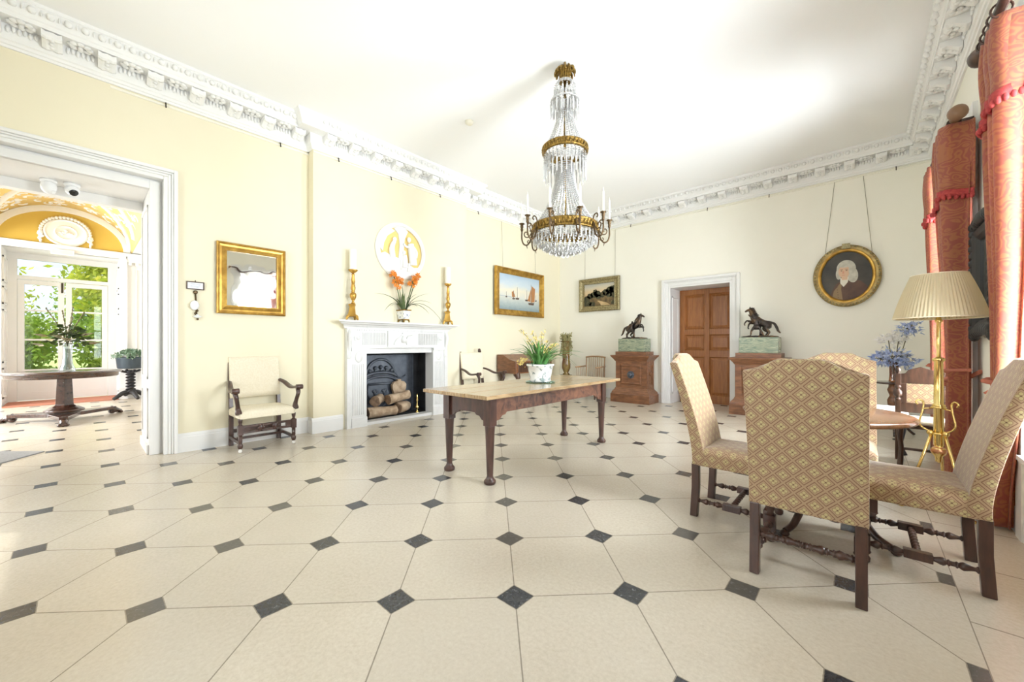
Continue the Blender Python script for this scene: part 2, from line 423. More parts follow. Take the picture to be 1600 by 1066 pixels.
o = MB().box(-14.2, 1.15, -6, 9.2, -.1, 0).build('floor', m_floor); struct(o, 'pale stone slab floor with small dark diamond insets')
o = MB().box(-6.52, 1.15, YF-.2, 8.95, ZC, ZC+.15).build('ceiling', m_ceil); struct(o, 'plain white ceiling')
w = MB()
for b in [(YF-.2, -1.19, 0, ZC), (-1.19, .64, 3.04, ZC), (.64, OY0, 0, ZC), (OY1, 8.95, 0, ZC), (OY0, OY1, OZ, ZC)]:
    w.box(-6.52, XL, *b)
w.box(-6.52, -6.06, OY0, OY1, 0, OZ)
for b in [(BY0, OY0, 0, ZC), (OY1, BY1, 0, ZC), (OY0, OY1, OZ, ZC)]: w.box(XL, XB, *b)
struct(w.build('wall_left', m_wall), 'pale yellow wall with projecting chimney breast')
w = MB()
for b in [(XL, -2.94, 0, ZC), (-1.78, 1.15, 0, ZC), (-2.94, -1.78, 2.40, ZC)]: w.box(b[0], b[1], YB, 8.95, b[2], b[3])
struct(w.build('wall_back', m_wall_lit), 'yellow wall with the oak door, its colour lightened for the light on it')
w = MB(); y = YF
for a, b in WINS:
    w.box(XR, 1.15, y, a, 0, ZC); w.box(XR, 1.15, a, b, 0, WZ0); w.box(XR, 1.15, a, b, WZ1, ZC); y = b
w.box(XR, 1.15, y, YB, 0, ZC)
struct(w.build('wall_right', m_wall_lit), 'window wall in the same lightened yellow as the back wall')
m = MB(); x = -6.52
for a, b in FILL_WINS:
    m.box(x, a, YF-.2, YF, 0, ZC); m.box(a, b, YF-.2, YF, 0, WZ0); m.box(a, b, YF-.2, YF, WZ1, ZC); x = b
m.box(x, 1.15, YF-.2, YF, 0, ZC); struct(m.build('wall_front', m_wall))

# skirting boards
def skirting(name, runs):
    m = MB()
    for (p, q, nx, ny) in runs:
        prof = [(0,0),(.022,0),(.022,.165),(.017,.175),(.017,.185),(.006,.208),(0,.21)]
        ring = lambda P: [(P[0]+nx*d, P[1]+ny*d, z) for d, z in prof]
        m.loft([ring(p), ring(q)], smooth=False)
    struct(m.build(name, m_white))
skirting('baseboard_left', [((XL,.72),(XL,BY0),1,0), ((XL,BY0),(XB,BY0),0,-1), ((XB,BY0-.022),(XB,2.50),1,0), ((XB,4.40),(XB,BY1+.022),1,0), ((XL,BY1),(XB,BY1),0,1), ((XL,BY1),(XL,YB),1,0)])
skirting('baseboard_back', [((XL,YB),(-3.08,YB),0,-1), ((-1.64,YB),(XR,YB),0,-1)])
skirting('baseboard_right', [((XR,YF),(XR,YB),-1,0)])
skirting('baseboard_front', [((XL,YF),(XR,YF),0,1), ((XL,YF),(XL,-1.27),1,0)])

# enriched modillion cornice
def cornice(name, p, q, nrm, e0=0, e1=0):
    p = Vector((*p, 0)); q = Vector((*q, 0)); n = Vector((*nrm, 0)); t = (q-p).normalized(); L = (q-p).length
    m = MB()
    def P(s, d, z): return tuple(p + t*s + n*d + Vector((0,0,z)))
    prof = [(0,3.84),(.018,3.84),(.022,3.862),(.034,3.868),(.04,3.89),(.052,3.9),(.055,3.925),(.06,4.03),(.215,4.032),(.215,4.07),(.225,4.078),(.235,4.1),(.265,4.16),(.28,4.168),(.28,4.2),(0,4.2)]
    m.loft([[P(-e0*d/.28, d, z) for d, z in prof], [P(L+e1*d/.28, d, z) for d, z in prof]], smooth=False)
    per = .35; k = max(1, int(round(L/per))); per = L/k
    for i in range(k):
        s0 = per*i + per*.5
        if e0 and i == 0: pass
        # modillion with scrolled acanthus underside
        h = .062
        sec = [(.06,3.935),(.085,3.93),(.12,3.955),(.16,3.975),(.19,3.97),(.207,3.985),(.207,4.03),(.06,4.03)]
        m.loft([[P(s0-h, d, z) for d, z in sec], [P(s0-h*.55, d, z-.012) for d, z in sec], [P(s0, d, z-.004) for d, z in sec], [P(s0+h*.55, d, z-.012) for d, z in sec], [P(s0+h, d, z) for d, z in sec]], smooth=False)
        for j in range(3):
            c = P(s0, .095+.04*j, 3.936+.014*j)
            m.sphere(c, (.02,.02,.012), 6, 4)
        # flowered coffer between modillions
        c0 = per*i
        if .06 < c0 < L-.06 or not (e0 or i):
            for a in range(8):
                an = a*PI/4; rr = .052
                m.sphere(P(c0+rr*1.15*cos(an), .135+rr*sin(an), 4.022), (.03,.03,.016), 6, 4)
            m.sphere(P(c0, .135, 4.018), (.022,.022,.02), 6, 4)
            for a in range(6):
                m.sphere(P(c0+(a-2.5)*.032, .066, 3.985+.012*(a % 2)), (.014,.014,.034), 5, 4)
    # egg and dart on the corona
    ne = int(L/.105)
    for i in range(ne):
        s = (i+.5)*L/ne
        m.sphere(P(s, .258, 4.13), (.03,.03,.032), 6, 4)
        a = P(s+L/ne/2, .262, 4.13)
        m.sphere(a, (.008,.008,.03), 4, 4)
    struct(m.build(name, m_plaster), 'white plaster cornice with modillions and rosettes')
cornice('trim_1', (XL, YF), (XL, BY0), (1, 0), 0, 0)
cornice('trim_2', (XB, BY0), (XB, BY1), (1, 0), .28, .28)
cornice('trim_3', (XL, BY1), (XL, YB), (1, 0))
cornice('trim_4', (XL, YB), (XR, YB), (0, -1))
cornice('trim_5', (XR, YF), (XR, YB), (-1, 0))
for nm, yy, s in (('trim_6', BY0, -1), ('trim_7', BY1, 1)):
    m = MB(); prof = [(0,3.84),(.018,3.84),(.034,3.868),(.055,3.925),(.06,4.03),(.215,4.032),(.215,4.07),(.265,4.16),(.28,4.2),(0,4.2)]
    m.loft([[(XL, yy+s*d, z) for d, z in prof], [(XB+d, yy+s*d, z) for d, z in prof]], smooth=False)
    struct(m.build(nm, m_plaster))
# thin picture rail under the cornice, with its hooks
m = MB()
def rail(p, q, nx, ny):
    prof = [(0,3.8),(.014,3.802),(.02,3.812),(.014,3.822),(0,3.824)]
    m.loft([[(P[0]+nx*d, P[1]+ny*d, z) for d, z in prof] for P in (p, q)], smooth=False)
rail((XL,.2),(XL,BY0),1,0); rail((XB,BY0),(XB,BY1),1,0); rail((XL,BY1),(XL,YB),1,0); rail((XL,YB),(XR,YB),0,-1)
struct(m.build('trim_8', m_wall_lit), 'slim picture rail')
def hook_mesh():
    m = MB(); m.tube(spline([(0,0,.03),(.012,0,.034),(.022,0,.018),(.022,0,-.012),(.03,0,-.022),(.04,0,-.014)],4), .006, 6)
    return m
hooks = [(XL,.62,0,'nearest the white doorway'),(XL,1.74,0,'just left of the chimney breast corner'),(XB,2.43,0,'over the left end of the mantel'),(XB,3.25,0,'above the round plaster roundel'),(XB,4.2,0,'over the right end of the mantel'),
         (XL,5.25,0,'above the small armchair by the fireplace'),(XL,7.2,0,'beside the right wire of the sea picture'),(-3.75,YB,1,'right of the landscape picture wires'),(-2.2,YB,1,'over the oak door'),(-1.2,YB,1,'above the right hand bronze'),(.38,YB,1,'right of the oval portrait wires')]
h0 = None
for x, y, k, where in hooks:
    lab = 'small dark metal picture hook on the rail, ' + where
    if h0 is None:
        h0 = hook_mesh().build('picture_hook', m_hook); tag(h0, lab, 'hook', 'picture rail hooks'); o = h0
    else:
        o = h0.copy(); COL.objects.link(o); o['label'] = lab
    o.location = (x+.012*(k == 0), y-.012*(k == 1), 3.8); o.rotation_euler = (0, 0, -PI/2 if k else 0)

# doorway to the garden hall: casing and panelled reveal
def casing(name, horiz, a0, a1, ztop, bands, front, sgn, foot=0):
    """bands: (offset from opening, width, depth0, depth1) ; horiz maps (along, depth, z)"""
    m = MB()
    for off, wd, d0, d1 in bands:
        for s0, s1 in ((a0-off-wd, a0-off), (a1+off, a1+off+wd)):
            m.box(*horiz(s0, s1, d0, d1), foot, ztop+off+wd)
        m.box(*horiz(a0-off, a1+off, d0, d1), ztop+off, ztop+off+wd)
    return m
hz_left = lambda s0, s1, d0, d1: (XL+d0, XL+d1, s0, s1)
m = casing('c', hz_left, -1.05, .5, 2.9, [(0,.085,-.14,-.09),(.085,.02,-.14,-.125),(.105,.037,-.12,.004),(.142,.025,-.06,.012),(.167,.018,-.02,.028),(.185,.035,-.02,.045)], 0, 1)
struct(m.build('trim_9', m_white, bevel=.006), 'white moulded casing of the left doorway')
m = MB()
m.box(-6.52, -5.77, .5, .64, 0, 3.04); m.box(-6.52, -5.77, -1.19, -1.05, 0, 3.04); m.box(-6.52, -5.77, -1.05, .5, 2.9, 3.04)
m.box(-6.52, -6.40, -1.05, .5, 2.80, 2.9); m.box(-6.52, -6.40, .42, .5, 0, 2.8) if False else None
for z0, z1 in ((.16,.72),(.82,2.75)):
    m.box(-6.43, -5.86, .488, .5, z0, z0+.03); m.box(-6.43, -5.86, .488, .5, z1-.03, z1)
    m.box(-6.43, -6.40, .488, .5, z0, z1); m.box(-5.89, -5.86, .488, .5, z0, z1)
m.box(-6.52,-5.80,.482,.5,0,.1)
struct(m.build('trim_10', m_white, bevel=.004), 'white panelled reveal of the left doorway')

# oak door in the back wall
m = casing('c', lambda s0, s1, d0, d1: (s0, s1, YB-d1, YB-d0), -2.9, -1.82, 2.36, [(0,.04,-.02,.02),(.04,.06,-.02,.03),(.10,.02,-.02,.045),(.12,.05,-.02,.06)], 0, 1)
struct(m.build('trim_11', m_white, bevel=.005), 'white moulded casing of the oak door')
m = MB(); m.box(-2.95,-2.9,YB,8.75,0,2.41); m.box(-1.82,-1.77,YB,8.75,0,2.41); m.box(-2.9,-1.82,YB,8.75,2.36,2.41)
for x0, x1 in ((-2.9,-2.888),(-1.832,-1.82)):
    for z0, z1 in ((.2,.8),(.9,2.2)):
        m.box(x0,x1,8.16,8.50,z0,z0+.03); m.box(x0,x1,8.16,8.50,z1-.03,z1); m.box(x0,x1,8.16,8.19,z0,z1); m.box(x0,x1,8.47,8.50,z0,z1)
struct(m.build('trim_12', m_white))
d = bpy.data.objects.new('door_1', None); COL.objects.link(d); d.location = (-2.36, 8.6, 0); struct(d, 'honey oak six panel door')
m = MB(); m.box(-.535,.535,.034,.07,0.0,2.358)
for x0, x1 in ((-.535,-.44),(-.05,.05),(.44,.535)): m.box(x0,x1,0,.035,.0,2.358)
for z0, z1 in ((.0,.17),(.95,1.09),(1.41,1.53),(2.25,2.355)): m.box(-.44,-.05,.002,.036,z0,z1); m.box(.05,.44,.002,.036,z0,z1)
m.build('frame', m_doorwood, d, bevel=.004)
for x0, x1 in ((-.44,-.05),(.05,.44)):
    for z0, z1 in ((.17,.95),(1.09,1.41),(1.53,2.25)):
        p = MB(); k = .035
        p.loft([[(x0,.004,z0),(x1,.004,z0),(x1,.004,z1),(x0,.004,z1)], [(x0+.018,.026,z0+.018),(x1-.018,.026,z0+.018),(x1-.018,.026,z1-.018),(x0+.018,.026,z1-.018)], [(x0+.024,.026,z0+.024),(x1-.024,.026,z0+.024),(x1-.024,.026,z1-.024),(x0+.024,.026,z1-.024)], [(x0+k+.03,.012,z0+k+.03),(x1-k-.03,.012,z0+k+.03),(x1-k-.03,.012,z1-k-.03),(x0+k+.03,.012,z1-k-.03)]], smooth=False, cap0=False)
        p.build('panel', m_doorwood, d)
p = MB(); p.lathe([(.008,0),(.008,-.03),(.026,-.035),(.03,-.05),(.024,-.066),(.005,-.07)], (.49,0,1.02), 12, 'y'); p.build('knob', m_brass, d)

# windows in the right wall, then two unseen ones added for light
def window(i, y0, y1):
    wn = bpy.data.objects.new('window_%d' % i, None); COL.objects.link(wn); wn.location = (1.0, (y0+y1)/2, WZ0); struct(wn, 'tall white sash window')
    h = (y1-y0)/2; H = WZ1-WZ0
    m = MB(); m.box(-.06,.06,-h,-h+.06,0,H); m.box(-.06,.06,h-.06,h,0,H); m.box(-.06,.06,-h+.06,h-.06,0,.08); m.box(-.06,.06,-h+.06,h-.06,H-.07,H)
    m.box(-.045,.03,-h+.06,h-.06,H/2-.025,H/2+.025)
    m.build('sash_frame', m_sash, wn, bevel=.004)
    m = MB()
    for k in (1, 2):
        yy = -h+.06+(2*h-.12)*k/3; m.box(-.02,.02,yy-.011,yy+.011,.08,H-.07)
    for k in range(1, 6):
        if k == 3: continue
        zz = .08+(H-.15)*k/6; m.box(-.02,.02,-h+.06,h-.06,zz-.011,zz+.011)
    m.build('glazing_bars', m_sash, wn)
    MB().box(-.003,.003,-h+.06,h-.06,.08,H-.07).build('pane', m_glass, wn)
    m = MB(); m.box(-.30,-.0,-h-.0,h,.001,.03); m.build('sill', m_white, wn)
    # panelled shutters folded back in the splayed reveal
    for s in (-1, 1):
        m = MB(); m.box(-.25,-.07,s*h,s*(h-.03),0,H)
        for z0, z1 in ((.1,.9),(1.0,1.9),(2.0,2.6)):
            m.box(-.23,-.09,s*(h-.03),s*(h-.04),z0,z0+.03); m.box(-.23,-.09,s*(h-.03),s*(h-.04),z1-.03,z1)
            m.box(-.23,-.205,s*(h-.03),s*(h-.04),z0,z1); m.box(-.115,-.09,s*(h-.03),s*(h-.04),z0,z1)
        m.build('shutter', m_white, wn)
    m = MB()
    for s in (-1, 1): m.box(-.28,-.25,s*h,s*(h+.12),-.5,H+.12)
    m.box(-.28,-.25,-h,h,H,H+.12); m.build('architrave', m_white, wn)
for i, (a, b) in enumerate(WINS): window(i+1, a, b)
for i, (a, b) in enumerate(FILL_WINS):  # added front wall windows, only there to let in fill light
    window(4+i, a, b); wn = bpy.data.objects['window_%d' % (4+i)]; wn.location = ((a+b)/2, YF-.13, WZ0); wn.rotation_euler = (0,0,-PI/2)
    for ch in list(wn.children):
        if ch.name.split('.')[0] in ('shutter','architrave','sill'): bpy.data.objects.remove(ch)

# ------------------------------------------------------------------ the garden hall beyond the doorway
HX = -12.3
m = MB(); m.box(-12.45,HX,-4,-1.02,0,5); m.box(-12.45,HX,.58,3,0,5); m.box(-12.45,HX,-1.02,.58,3.12,5)
m.box(-13.2,-12.45,-1.2,-1.02,0,3.3); m.box(-13.2,-12.45,.58,.76,0,3.3); m.box(-13.2,-12.45,-1.02,.58,3.12,3.3)
struct(m.build('wall_hall_end', m_white), 'white end wall of the garden hall')
m = MB(); m.box(-13.2,-13.06,-1.02,-.93,0,3.12); m.box(-13.2,-13.06,.47,.58,0,3.12); m.box(-13.2,-13.06,-.93,.47,3.05,3.12)
struct(m.build('trim_13', m_white))
m = MB(); m.box(HX,-6.52,2.4,2.6,0,5)
struct(m.build('wall_hall_right', m_white))
m = MB(); yy = -12.3
for a, b in ((-11.6,-10.2),(-9.4,-8.0)):  # side openings out of view, added to let light into the hall
    m.box(yy,a,-3.6,-3.4,0,5); m.box(a,b,-3.6,-3.4,0,.5); m.box(a,b,-3.6,-3.4,3.1,5); yy = b
m.box(yy,-6.52,-3.6,-3.4,0,5)
struct(m.build('wall_hall_left', m_white))
# vault: barrel over the door bay, flat white ceiling either side
VY, VW, VR, VZ = -.22, 1.0, .80, 3.27
m = MB()
m.grid(lambda u, v: (HX+u*(HX*-1-6.52), VY-VW*cos(PI*v), VZ+VR*sin(PI*v)), 4, 32)
struct(m.build('ceiling_hall_vault', m_ochre2, solid=.04), 'yellow plaster vault of the garden hall')
m = MB(); m.box(HX,-6.52,-3.4,VY-VW,VZ,VZ+.1); m.box(HX,-6.52,VY+VW,2.4,VZ,VZ+.1); struct(m.build('ceiling_hall', m_white))
# lunette with ochre ground, white arch band, wreathed roundel
m = MB(); m.prism([(VY-.88*cos(PI*k/30), VZ+.69*sin(PI*k/30)) for k in range(31)], 'x', HX-.02, HX+.02)
struct(m.build('trim_14', m_ochre), 'ochre lunette over the garden doors')
m = MB()
def arch(r0, h0, r1, h1, x0, x1):
    rings = []
    for k in range(41):
        a = PI*k/40; c, s_ = cos(a), sin(a)
        rings.append([(x0, VY-r0*c, VZ+h0*s_), (x1, VY-r0*c, VZ+h0*s_), (x1, VY-r1*c, VZ+h1*s_), (x0, VY-r1*c, VZ+h1*s_)])
    m.loft(rings, smooth=False)
arch(.86,.67,.97,.78,HX,HX+.07)
for s in (-1, 1):     # diagonal ribs running up the vault
    for x0, x1, v0, v1 in ((HX+.05,-10.2,.03,.50),(-11.15,-9.5,.05,.45)):
        pts = []
        for k in range(13):
            t = k/12; x = x0+(x1-x0)*t; v = v0+(v1-v0)*t if s < 0 else 1-(v0+(v1-v0)*t)
            pts.append((x, VY-(VW-.02)*cos(PI*v), VZ+(VR-.02)*sin(PI*v)))
        m.tube(pts, .055, 6)
for k in range(130):   # acanthus scrolls in low relief on the vault
    x = HX+.2+rnd.random()*2.2; v = .12+.76*rnd.random()
    base = [(x+.12*t*cos(t*3+k), v+.035*t*sin(t*3+k)) for t in [q/6 for q in range(9)]]
    m.tube([(a, VY-(VW-.01)*cos(PI*b), VZ+(VR-.01)*sin(PI*b)) for a, b in base], [.036*(1-q/10) for q in range(9)], 5)
struct(m.build('trim_15', m_plaster), 'white plaster arch band, ribs and scrolls')
m = MB()
m.box(HX-.05,HX+.06,-1.12,.68,3.12,3.18); m.box(HX-.05,HX+.1,-1.14,.70,3.18,3.25)
m.box(HX,HX+.05,.70,2.4,3.05,3.12); m.box(HX,HX+.1,.70,2.4,3.12,3.25); m.box(HX,HX+.05,-3.4,-1.14,3.05,3.12); m.box(HX,HX+.1,-3.4,-1.14,3.12,3.25)
for k in range(12): m.box(HX+.05,HX+.075,.72+k*.11,.77+k*.11,2.99,3.05)
for y0 in (.58,-1.14):   # pilasters of the door recess
    m.box(HX,HX+.06,y0,y0+.12,0,3.12); m.box(HX,HX+.1,y0-.01,y0+.13,0,.25)
m.box(HX,HX+.03,.70,2.4,0,.24); m.box(HX,HX+.03,-3.4,-1.14,0,.24)
for y0, y1 in ((.84,1.10),):
    m.box(HX,HX+.02,y0,y0+.02,.4,2.9); m.box(HX,HX+.02,y1-.02,y1,.4,2.9)
for s, yy in ((1,.58),(-1,-1.02)):   # shutters on the recess sides
    for z0, z1 in ((.15,.75),(.85,1.9),(2.0,2.35),(2.45,2.95)):
        ya, yb = yy, yy-s*.02
        m.box(-12.95,-12.40,ya,yb,z0,z0+.03); m.box(-12.95,-12.40,ya,yb,z1-.03,z1); m.box(-12.95,-12.92,ya,yb,z0,z1); m.box(-12.43,-12.40,ya,yb,z0,z1)
struct(m.build('trim_16', m_white), 'white entablature and shutters of the garden door recess')
m = MB()
rg = lambda r: [(q, VY+r*cos(2*PI*j/32), 3.66+r*.93*sin(2*PI*j/32)) for j in range(32) for q in (0,)]
def disc(r0, x0): return [(x0, VY+.02+r0*cos(2*PI*j/32), 3.52+r0*.9*sin(2*PI*j/32)) for j in range(32)]
m.loft([disc(.31,HX+.02),disc(.31,HX+.06),disc(.285,HX+.08),disc(.26,HX+.055),disc(.17,HX+.055),disc(.15,HX+.07),disc(.13,HX+.04)], smooth=False)
for j in range(26):
    a = PI*(j/25)*1.25-.125*PI*1; m.sphere((HX+.06, VY+.02+.34*cos(a), 3.52+.31*sin(a)), (.03,.032,.032), 6, 4)
for s in (-1, 1):
    for j in range(7): m.sphere((HX+.05, VY+.02+s*(.345+.01*sin(j*2)), 3.47-.03*j), (.03,.045-.004*j,.03), 6, 4)
for j in range(12): m.sphere((HX+.05, VY+.02+rnd.uniform(-.1,.1), 3.52+rnd.uniform(-.08,.06)), (.025,.03,.02), 6, 4)
o = m.build('wreathed_roundel', m_plaster); tag(o, 'white plaster roundel with a wreath on the ochre lunette', 'plaster relief')
# garden doors
gd = bpy.data.objects.new('door_2', None); COL.objects.link(gd); gd.location = (-13.1, -.23, 0); struct(gd, 'white glazed garden doors with a fanlight')
m = MB(); m.box(-.04,.04,-.655,.655,2.58,2.66); m.box(-.04,.04,-.70,-.655,0,3.05); m.box(-.04,.04,.655,.70,0,3.05); m.box(-.04,.04,-.655,.655,3.0,3.05)
m.build('frame', m_white, gd); MB().box(-.004,.004,-.655,.655,2.66,3.0).build('pane', m_glass, gd)
for s, y0, y1 in ((-1,-.65,-.01),(1,.01,.65)):
    lf = MB(); lf.box(-.03,.03,y0,y0+.09,.03,2.57); lf.box(-.03,.03,y1-.09,y1,.03,2.57); lf.box(-.03,.03,y0+.09,y1-.09,2.48,2.57)
    lf.box(-.03,.03,y0+.09,y1-.09,.55,.68); lf.box(-.03,.03,y0+.09,y1-.09,.03,.2); lf.box(-.02,.02,y0+.09,y1-.09,.2,.55)
    for z in (1.31,1.93): lf.box(-.02,.02,y0+.09,y1-.09,z-.018,z+.018)
    L = lf.build('door_leaf', m_white, gd)
    MB().box(-.004,.004,y0+.09,y1-.09,.68,2.48).build('pane', m_glass, L)
    if s < 0: MB().box(.03,.045,-.055,-.025,2.34,2.56).build('bolt', m_hook, L)
t = thing('exit_sign', 'flat grey exit sign box above the garden doors', 'sign', (-12.19, -.25, 3.10))
MB().box(-.015,.015,-.16,.16,-.05,.05).build('casing', m_cam, t); 
m = MB(); m.box(.015,.017,-.14,.14,-.038,.038); m.build('face', mat('pale_sign_face', (.55,.62,.60), .3), t)

# ------------------------------------------------------------------ outdoors
m = MB(); m.box(-90,40,-60,60,-.3,-.12); struct(m.build('lawn', m_grass))
m = MB(); m.box(1.15,7,-8,14,-.12,-.105); struct(m.build('path', m_gravel))
m = MB(); m.loft([[(-22+6*cos(a), 1.5+3.2*sin(a), -.12) for a in [2*PI*k/24 for k in range(24)]], [(-22+5.9*cos(a), 1.5+3.1*sin(a), -.10) for a in [2*PI*k/24 for k in range(24)]]], smooth=False); struct(m.build('path_bed', m_gravel))
def tree(x, y, h, w, mt, label, seed, trunk=True, group='trees beyond the lawn', low=.12):
    r = random.Random(seed)
    t = thing('garden_tree' if trunk else 'garden_bush', label, 'tree' if trunk else 'bush', (x, y, -.12), 0, group)
    if trunk:
        m = MB(); m.tube(spline([(0,0,0),(.1,.05,h*.25),(-.05,.1,h*.5),(0,0,h*.75)],4), [h*.035*(1-k/16) for k in range(13)], 8)
        for k in range(4):
            a = k*1.7; m.tube([(0,0,h*.35+k*.3),(w*.35*cos(a),w*.35*sin(a),h*.6+k*.3)], [h*.015,h*.006], 6)
        m.build('trunk', m_bark, t)
    m = MB(); cl = []
    for k in range(36):
        while True:
            p = Vector((r.uniform(-1,1), r.uniform(-1,1), r.uniform(-1,1)))
            if p.length < 1: break
        cl.append((Vector((p.x*w*.42, p.y*w*.42, h*(low+.5)/1.0*.5+h*.25+p.z*h*.38 + low*h*.2)), w*(.14+.12*r.random())))
    for c, rad in cl:
        for k in range(230):
            d = Vector((r.gauss(0,1), r.gauss(0,1), r.gauss(0,1))).normalized()
            p = c + d*rad*(.6+.5*r.random())
            if p.z < .05: p.z = .05
            a = Vector((r.gauss(0,1), r.gauss(0,1), r.gauss(0,1))).normalized(); b = a.orthogonal().normalized()
            s = (.09+h*.009)*(.6+.8*r.random())
            m.add([p-a*s, p+b*s*.5, p+a*s, p-b*s*.5], [(0,1,2,3)])
    m.build('crown', mt, t)
tree(-46,-11.5,8,8,m_tree2,'dark green tree furthest left and furthest back behind the lawn',1)
tree(-33,3.2,9.3,7.5,m_tree,'tall lime green tree filling the right hand door panes',2)
tree(-35,-5.4,6.2,6.5,m_tree,'lime green tree left of centre beyond the garden doors',3)
tree(-53,2.2,8.5,7,m_tree2,'mid green tree standing far behind the tallest lime green tree',4)
for k, (x, y, h, w_, lab) in enumerate([(-27,-8.0,3.0,4.4,'low rounded green bush at the left edge of the lawn'),(-26,-2.4,2.4,4.2,'low green bush in front of the left lime tree'),(-26.5,1.9,2.5,4,'low green bush at the middle of the lawn edge'),(-24,5.6,2.6,3.4,'bright green bush at the right edge of the lawn')]):
    tree(x, y, h, w_, m_tree2 if k < 3 else m_tree, lab, 20+k, False, 'bushes along the lawn', 0)
# ================================================================== DINING CHAIRS
def ring_at(w, d, r, z, cx=0, cy=0, n=4): return [(cx+x, cy+y, z) for x, y in rrect(w, d, r, n)]
def twist(m, p, q, r, turns=5, n=10, seg=60):
    p, q = Vector(p), Vector(q); t = (q-p).normalized(); u = t.orthogonal().normalized(); w = t.cross(u); rings = []
    for i in range(seg+1):
        f = i/seg; c = p.lerp(q, f); ring = []
        for j in range(n):
            a = 2*PI*j/n; rr = r*(1+.32*cos(2*(a - turns*PI*f)))
            ring.append(c+u*rr*cos(a)+w*rr*sin(a))
        rings.append(ring)
    m.loft(rings)
def dining_chair(label, loc, rz, rear_rail=False):
    t = thing('dining_chair', label, 'chair', loc, rz, 'upholstered dining chairs round the table')
    W = .233
    s = MB(); rings = [ring_at(W, .23, .014, z, 0, .005) for z in (.362,.37,.43,.452)]
    rings += [ring_at(W-i, .23-i, .014, z, 0, .005) for i, z in ((.012,.468),(.035,.478),(.08,.486),(.15,.49))]
    s.loft(rings); s.build('seat', m_fabric, t)
    b = MB(); rings = []
    def top(x):
        u = abs(x)/W
        return 1.072 + .055*(1-smooth01((u-.34)/.48)) - .006*smooth01((u-.85)/.15)
    def yo(z): return -.215 - .185*(max(0, z-.42)/.7)**1.35
    for k in range(15):
        v = k/14; ring = []
        for x, y in rrect(W+.002, .036-.008*v, .014, 3) :
            pass
        pts = []
        th = .04-.012*v
        nx = 26
        for j in range(nx+1): pts.append((-W*1.014+2*W*1.014*j/nx, -th))
        for j in range(nx+1): pts.append((W*1.014-2*W*1.014*j/nx, th))
        for x, y in pts:
            z = .365+v*(top(x)-.365); ring.append((x, yo(z)+y, z))
        rings.append(ring)
    last = []
    for x, y in pts:
        z = top(x)+.008; last.append((x*.985, yo(z)+y*.5, z))
    rings.append(last)
    b.loft(rings); b.build('backrest', m_fabric, t, bevel=.008)
    for sx in (-1, 1):
        l = MB(); l.loft([[(sx*.21+a, -.235+dy+c, z) for a, c in ((-.022,-.024),(.022,-.024),(.022,.024),(-.022,.024))] for z, dy in ((0,-.012),(.2,0),(.37,0))], smooth=False)
        l.build('leg', m_walnut, t, bevel=.004)
        l = MB(); l.lathe([(.018,0),(.026,.01),(.028,.03),(.018,.045),(.03,.06),(.03,.065)], (sx*.205,.195,0), 12)
        l.box(sx*.205-.026,sx*.205+.026,.169,.221,.065,.16); l.lathe([(.026,.16),(.017,.18),(.027,.21),(.03,.23),(.02,.26),(.026,.275)], (sx*.205,.195,0), 12)
        l.box(sx*.205-.026,sx*.205+.026,.169,.221,.275,.37); l.build('leg', m_walnut, t)
        st = MB(); L = .40
        for c in (-.12, .12):
            pr = turned(.20, .017); st.lathe(pr, (sx*.207, -.012+c, .112), 10, 'y')
        st.box(sx*.207-.021, sx*.207+.021, -.065, .042, .09, .134)
        st.build('stretcher', m_walnut, t, bevel=.003)
    st = MB(); twist(st, (-.19,-.012,.112), (.19,-.012,.112), .014, 9); st.build('stretcher', m_walnut, t)
    st = MB(); st.lathe(turned(.38,.018,1), (0,.195,.225), 10, 'x'); st.build('stretcher', m_walnut, t)
    if rear_rail:
        st = MB()
        for c in (-.1,.1): st.lathe(turned(.19,.018), (c,-.235,.205), 10, 'x')
        st.build('stretcher', m_walnut, t)
    return t
dining_chair('patterned dining chair, its back turned to the room, before the round table', (-.21,2.635,0), 0, True)
dining_chair('patterned dining chair on the side of the round table towards the long hall table', (-.63,3.105,0), R(-90))
dining_chair('patterned dining chair on the window side of the round table, cut by the picture edge', (.205,3.105,0), R(90))
dining_chair('patterned dining chair at the far side of the round table, facing the room', (-.15,3.80,0), PI)

t = thing('tripod_table', 'round brown pillar table between the four patterned dining chairs', 'table', (-.2,3.35,0), 0)
m = MB(); m.lathe([(.02,.722),(.43,.722),(.452,.728),(.46,.742),(.452,.756),(.44,.76),(.02,.76)], n=48); m.build('tabletop', m_round, t)
m = MB(); m.box(-.1,.1,-.1,.1,.69,.722); m.lathe([(.03,.16),(.055,.17),(.06,.2),(.04,.24),(.03,.3),(.045,.38),(.06,.43),(.05,.49),(.03,.55),(.035,.62),(.055,.66),(.06,.69)], n=20); m.build('pillar', m_walnut, t)
for a in (-112,-35,55,148):
    m = MB(); c, s_ = cos(R(a)), sin(R(a))
    m.tube([(c*r, s_*r, z) for r, z in [(p[0], p[2]) for p in spline([(.03,0,.24),(.12,0,.235),(.22,0,.16),(.32,0,.06),(.42,0,.03)],5)]], [.03-.012*k/20 for k in range(21)], 8); m.sphere((c*.425,s_*.425,.02),(.028,.028,.02),10,6)
    m.build('leg', m_walnut, t)

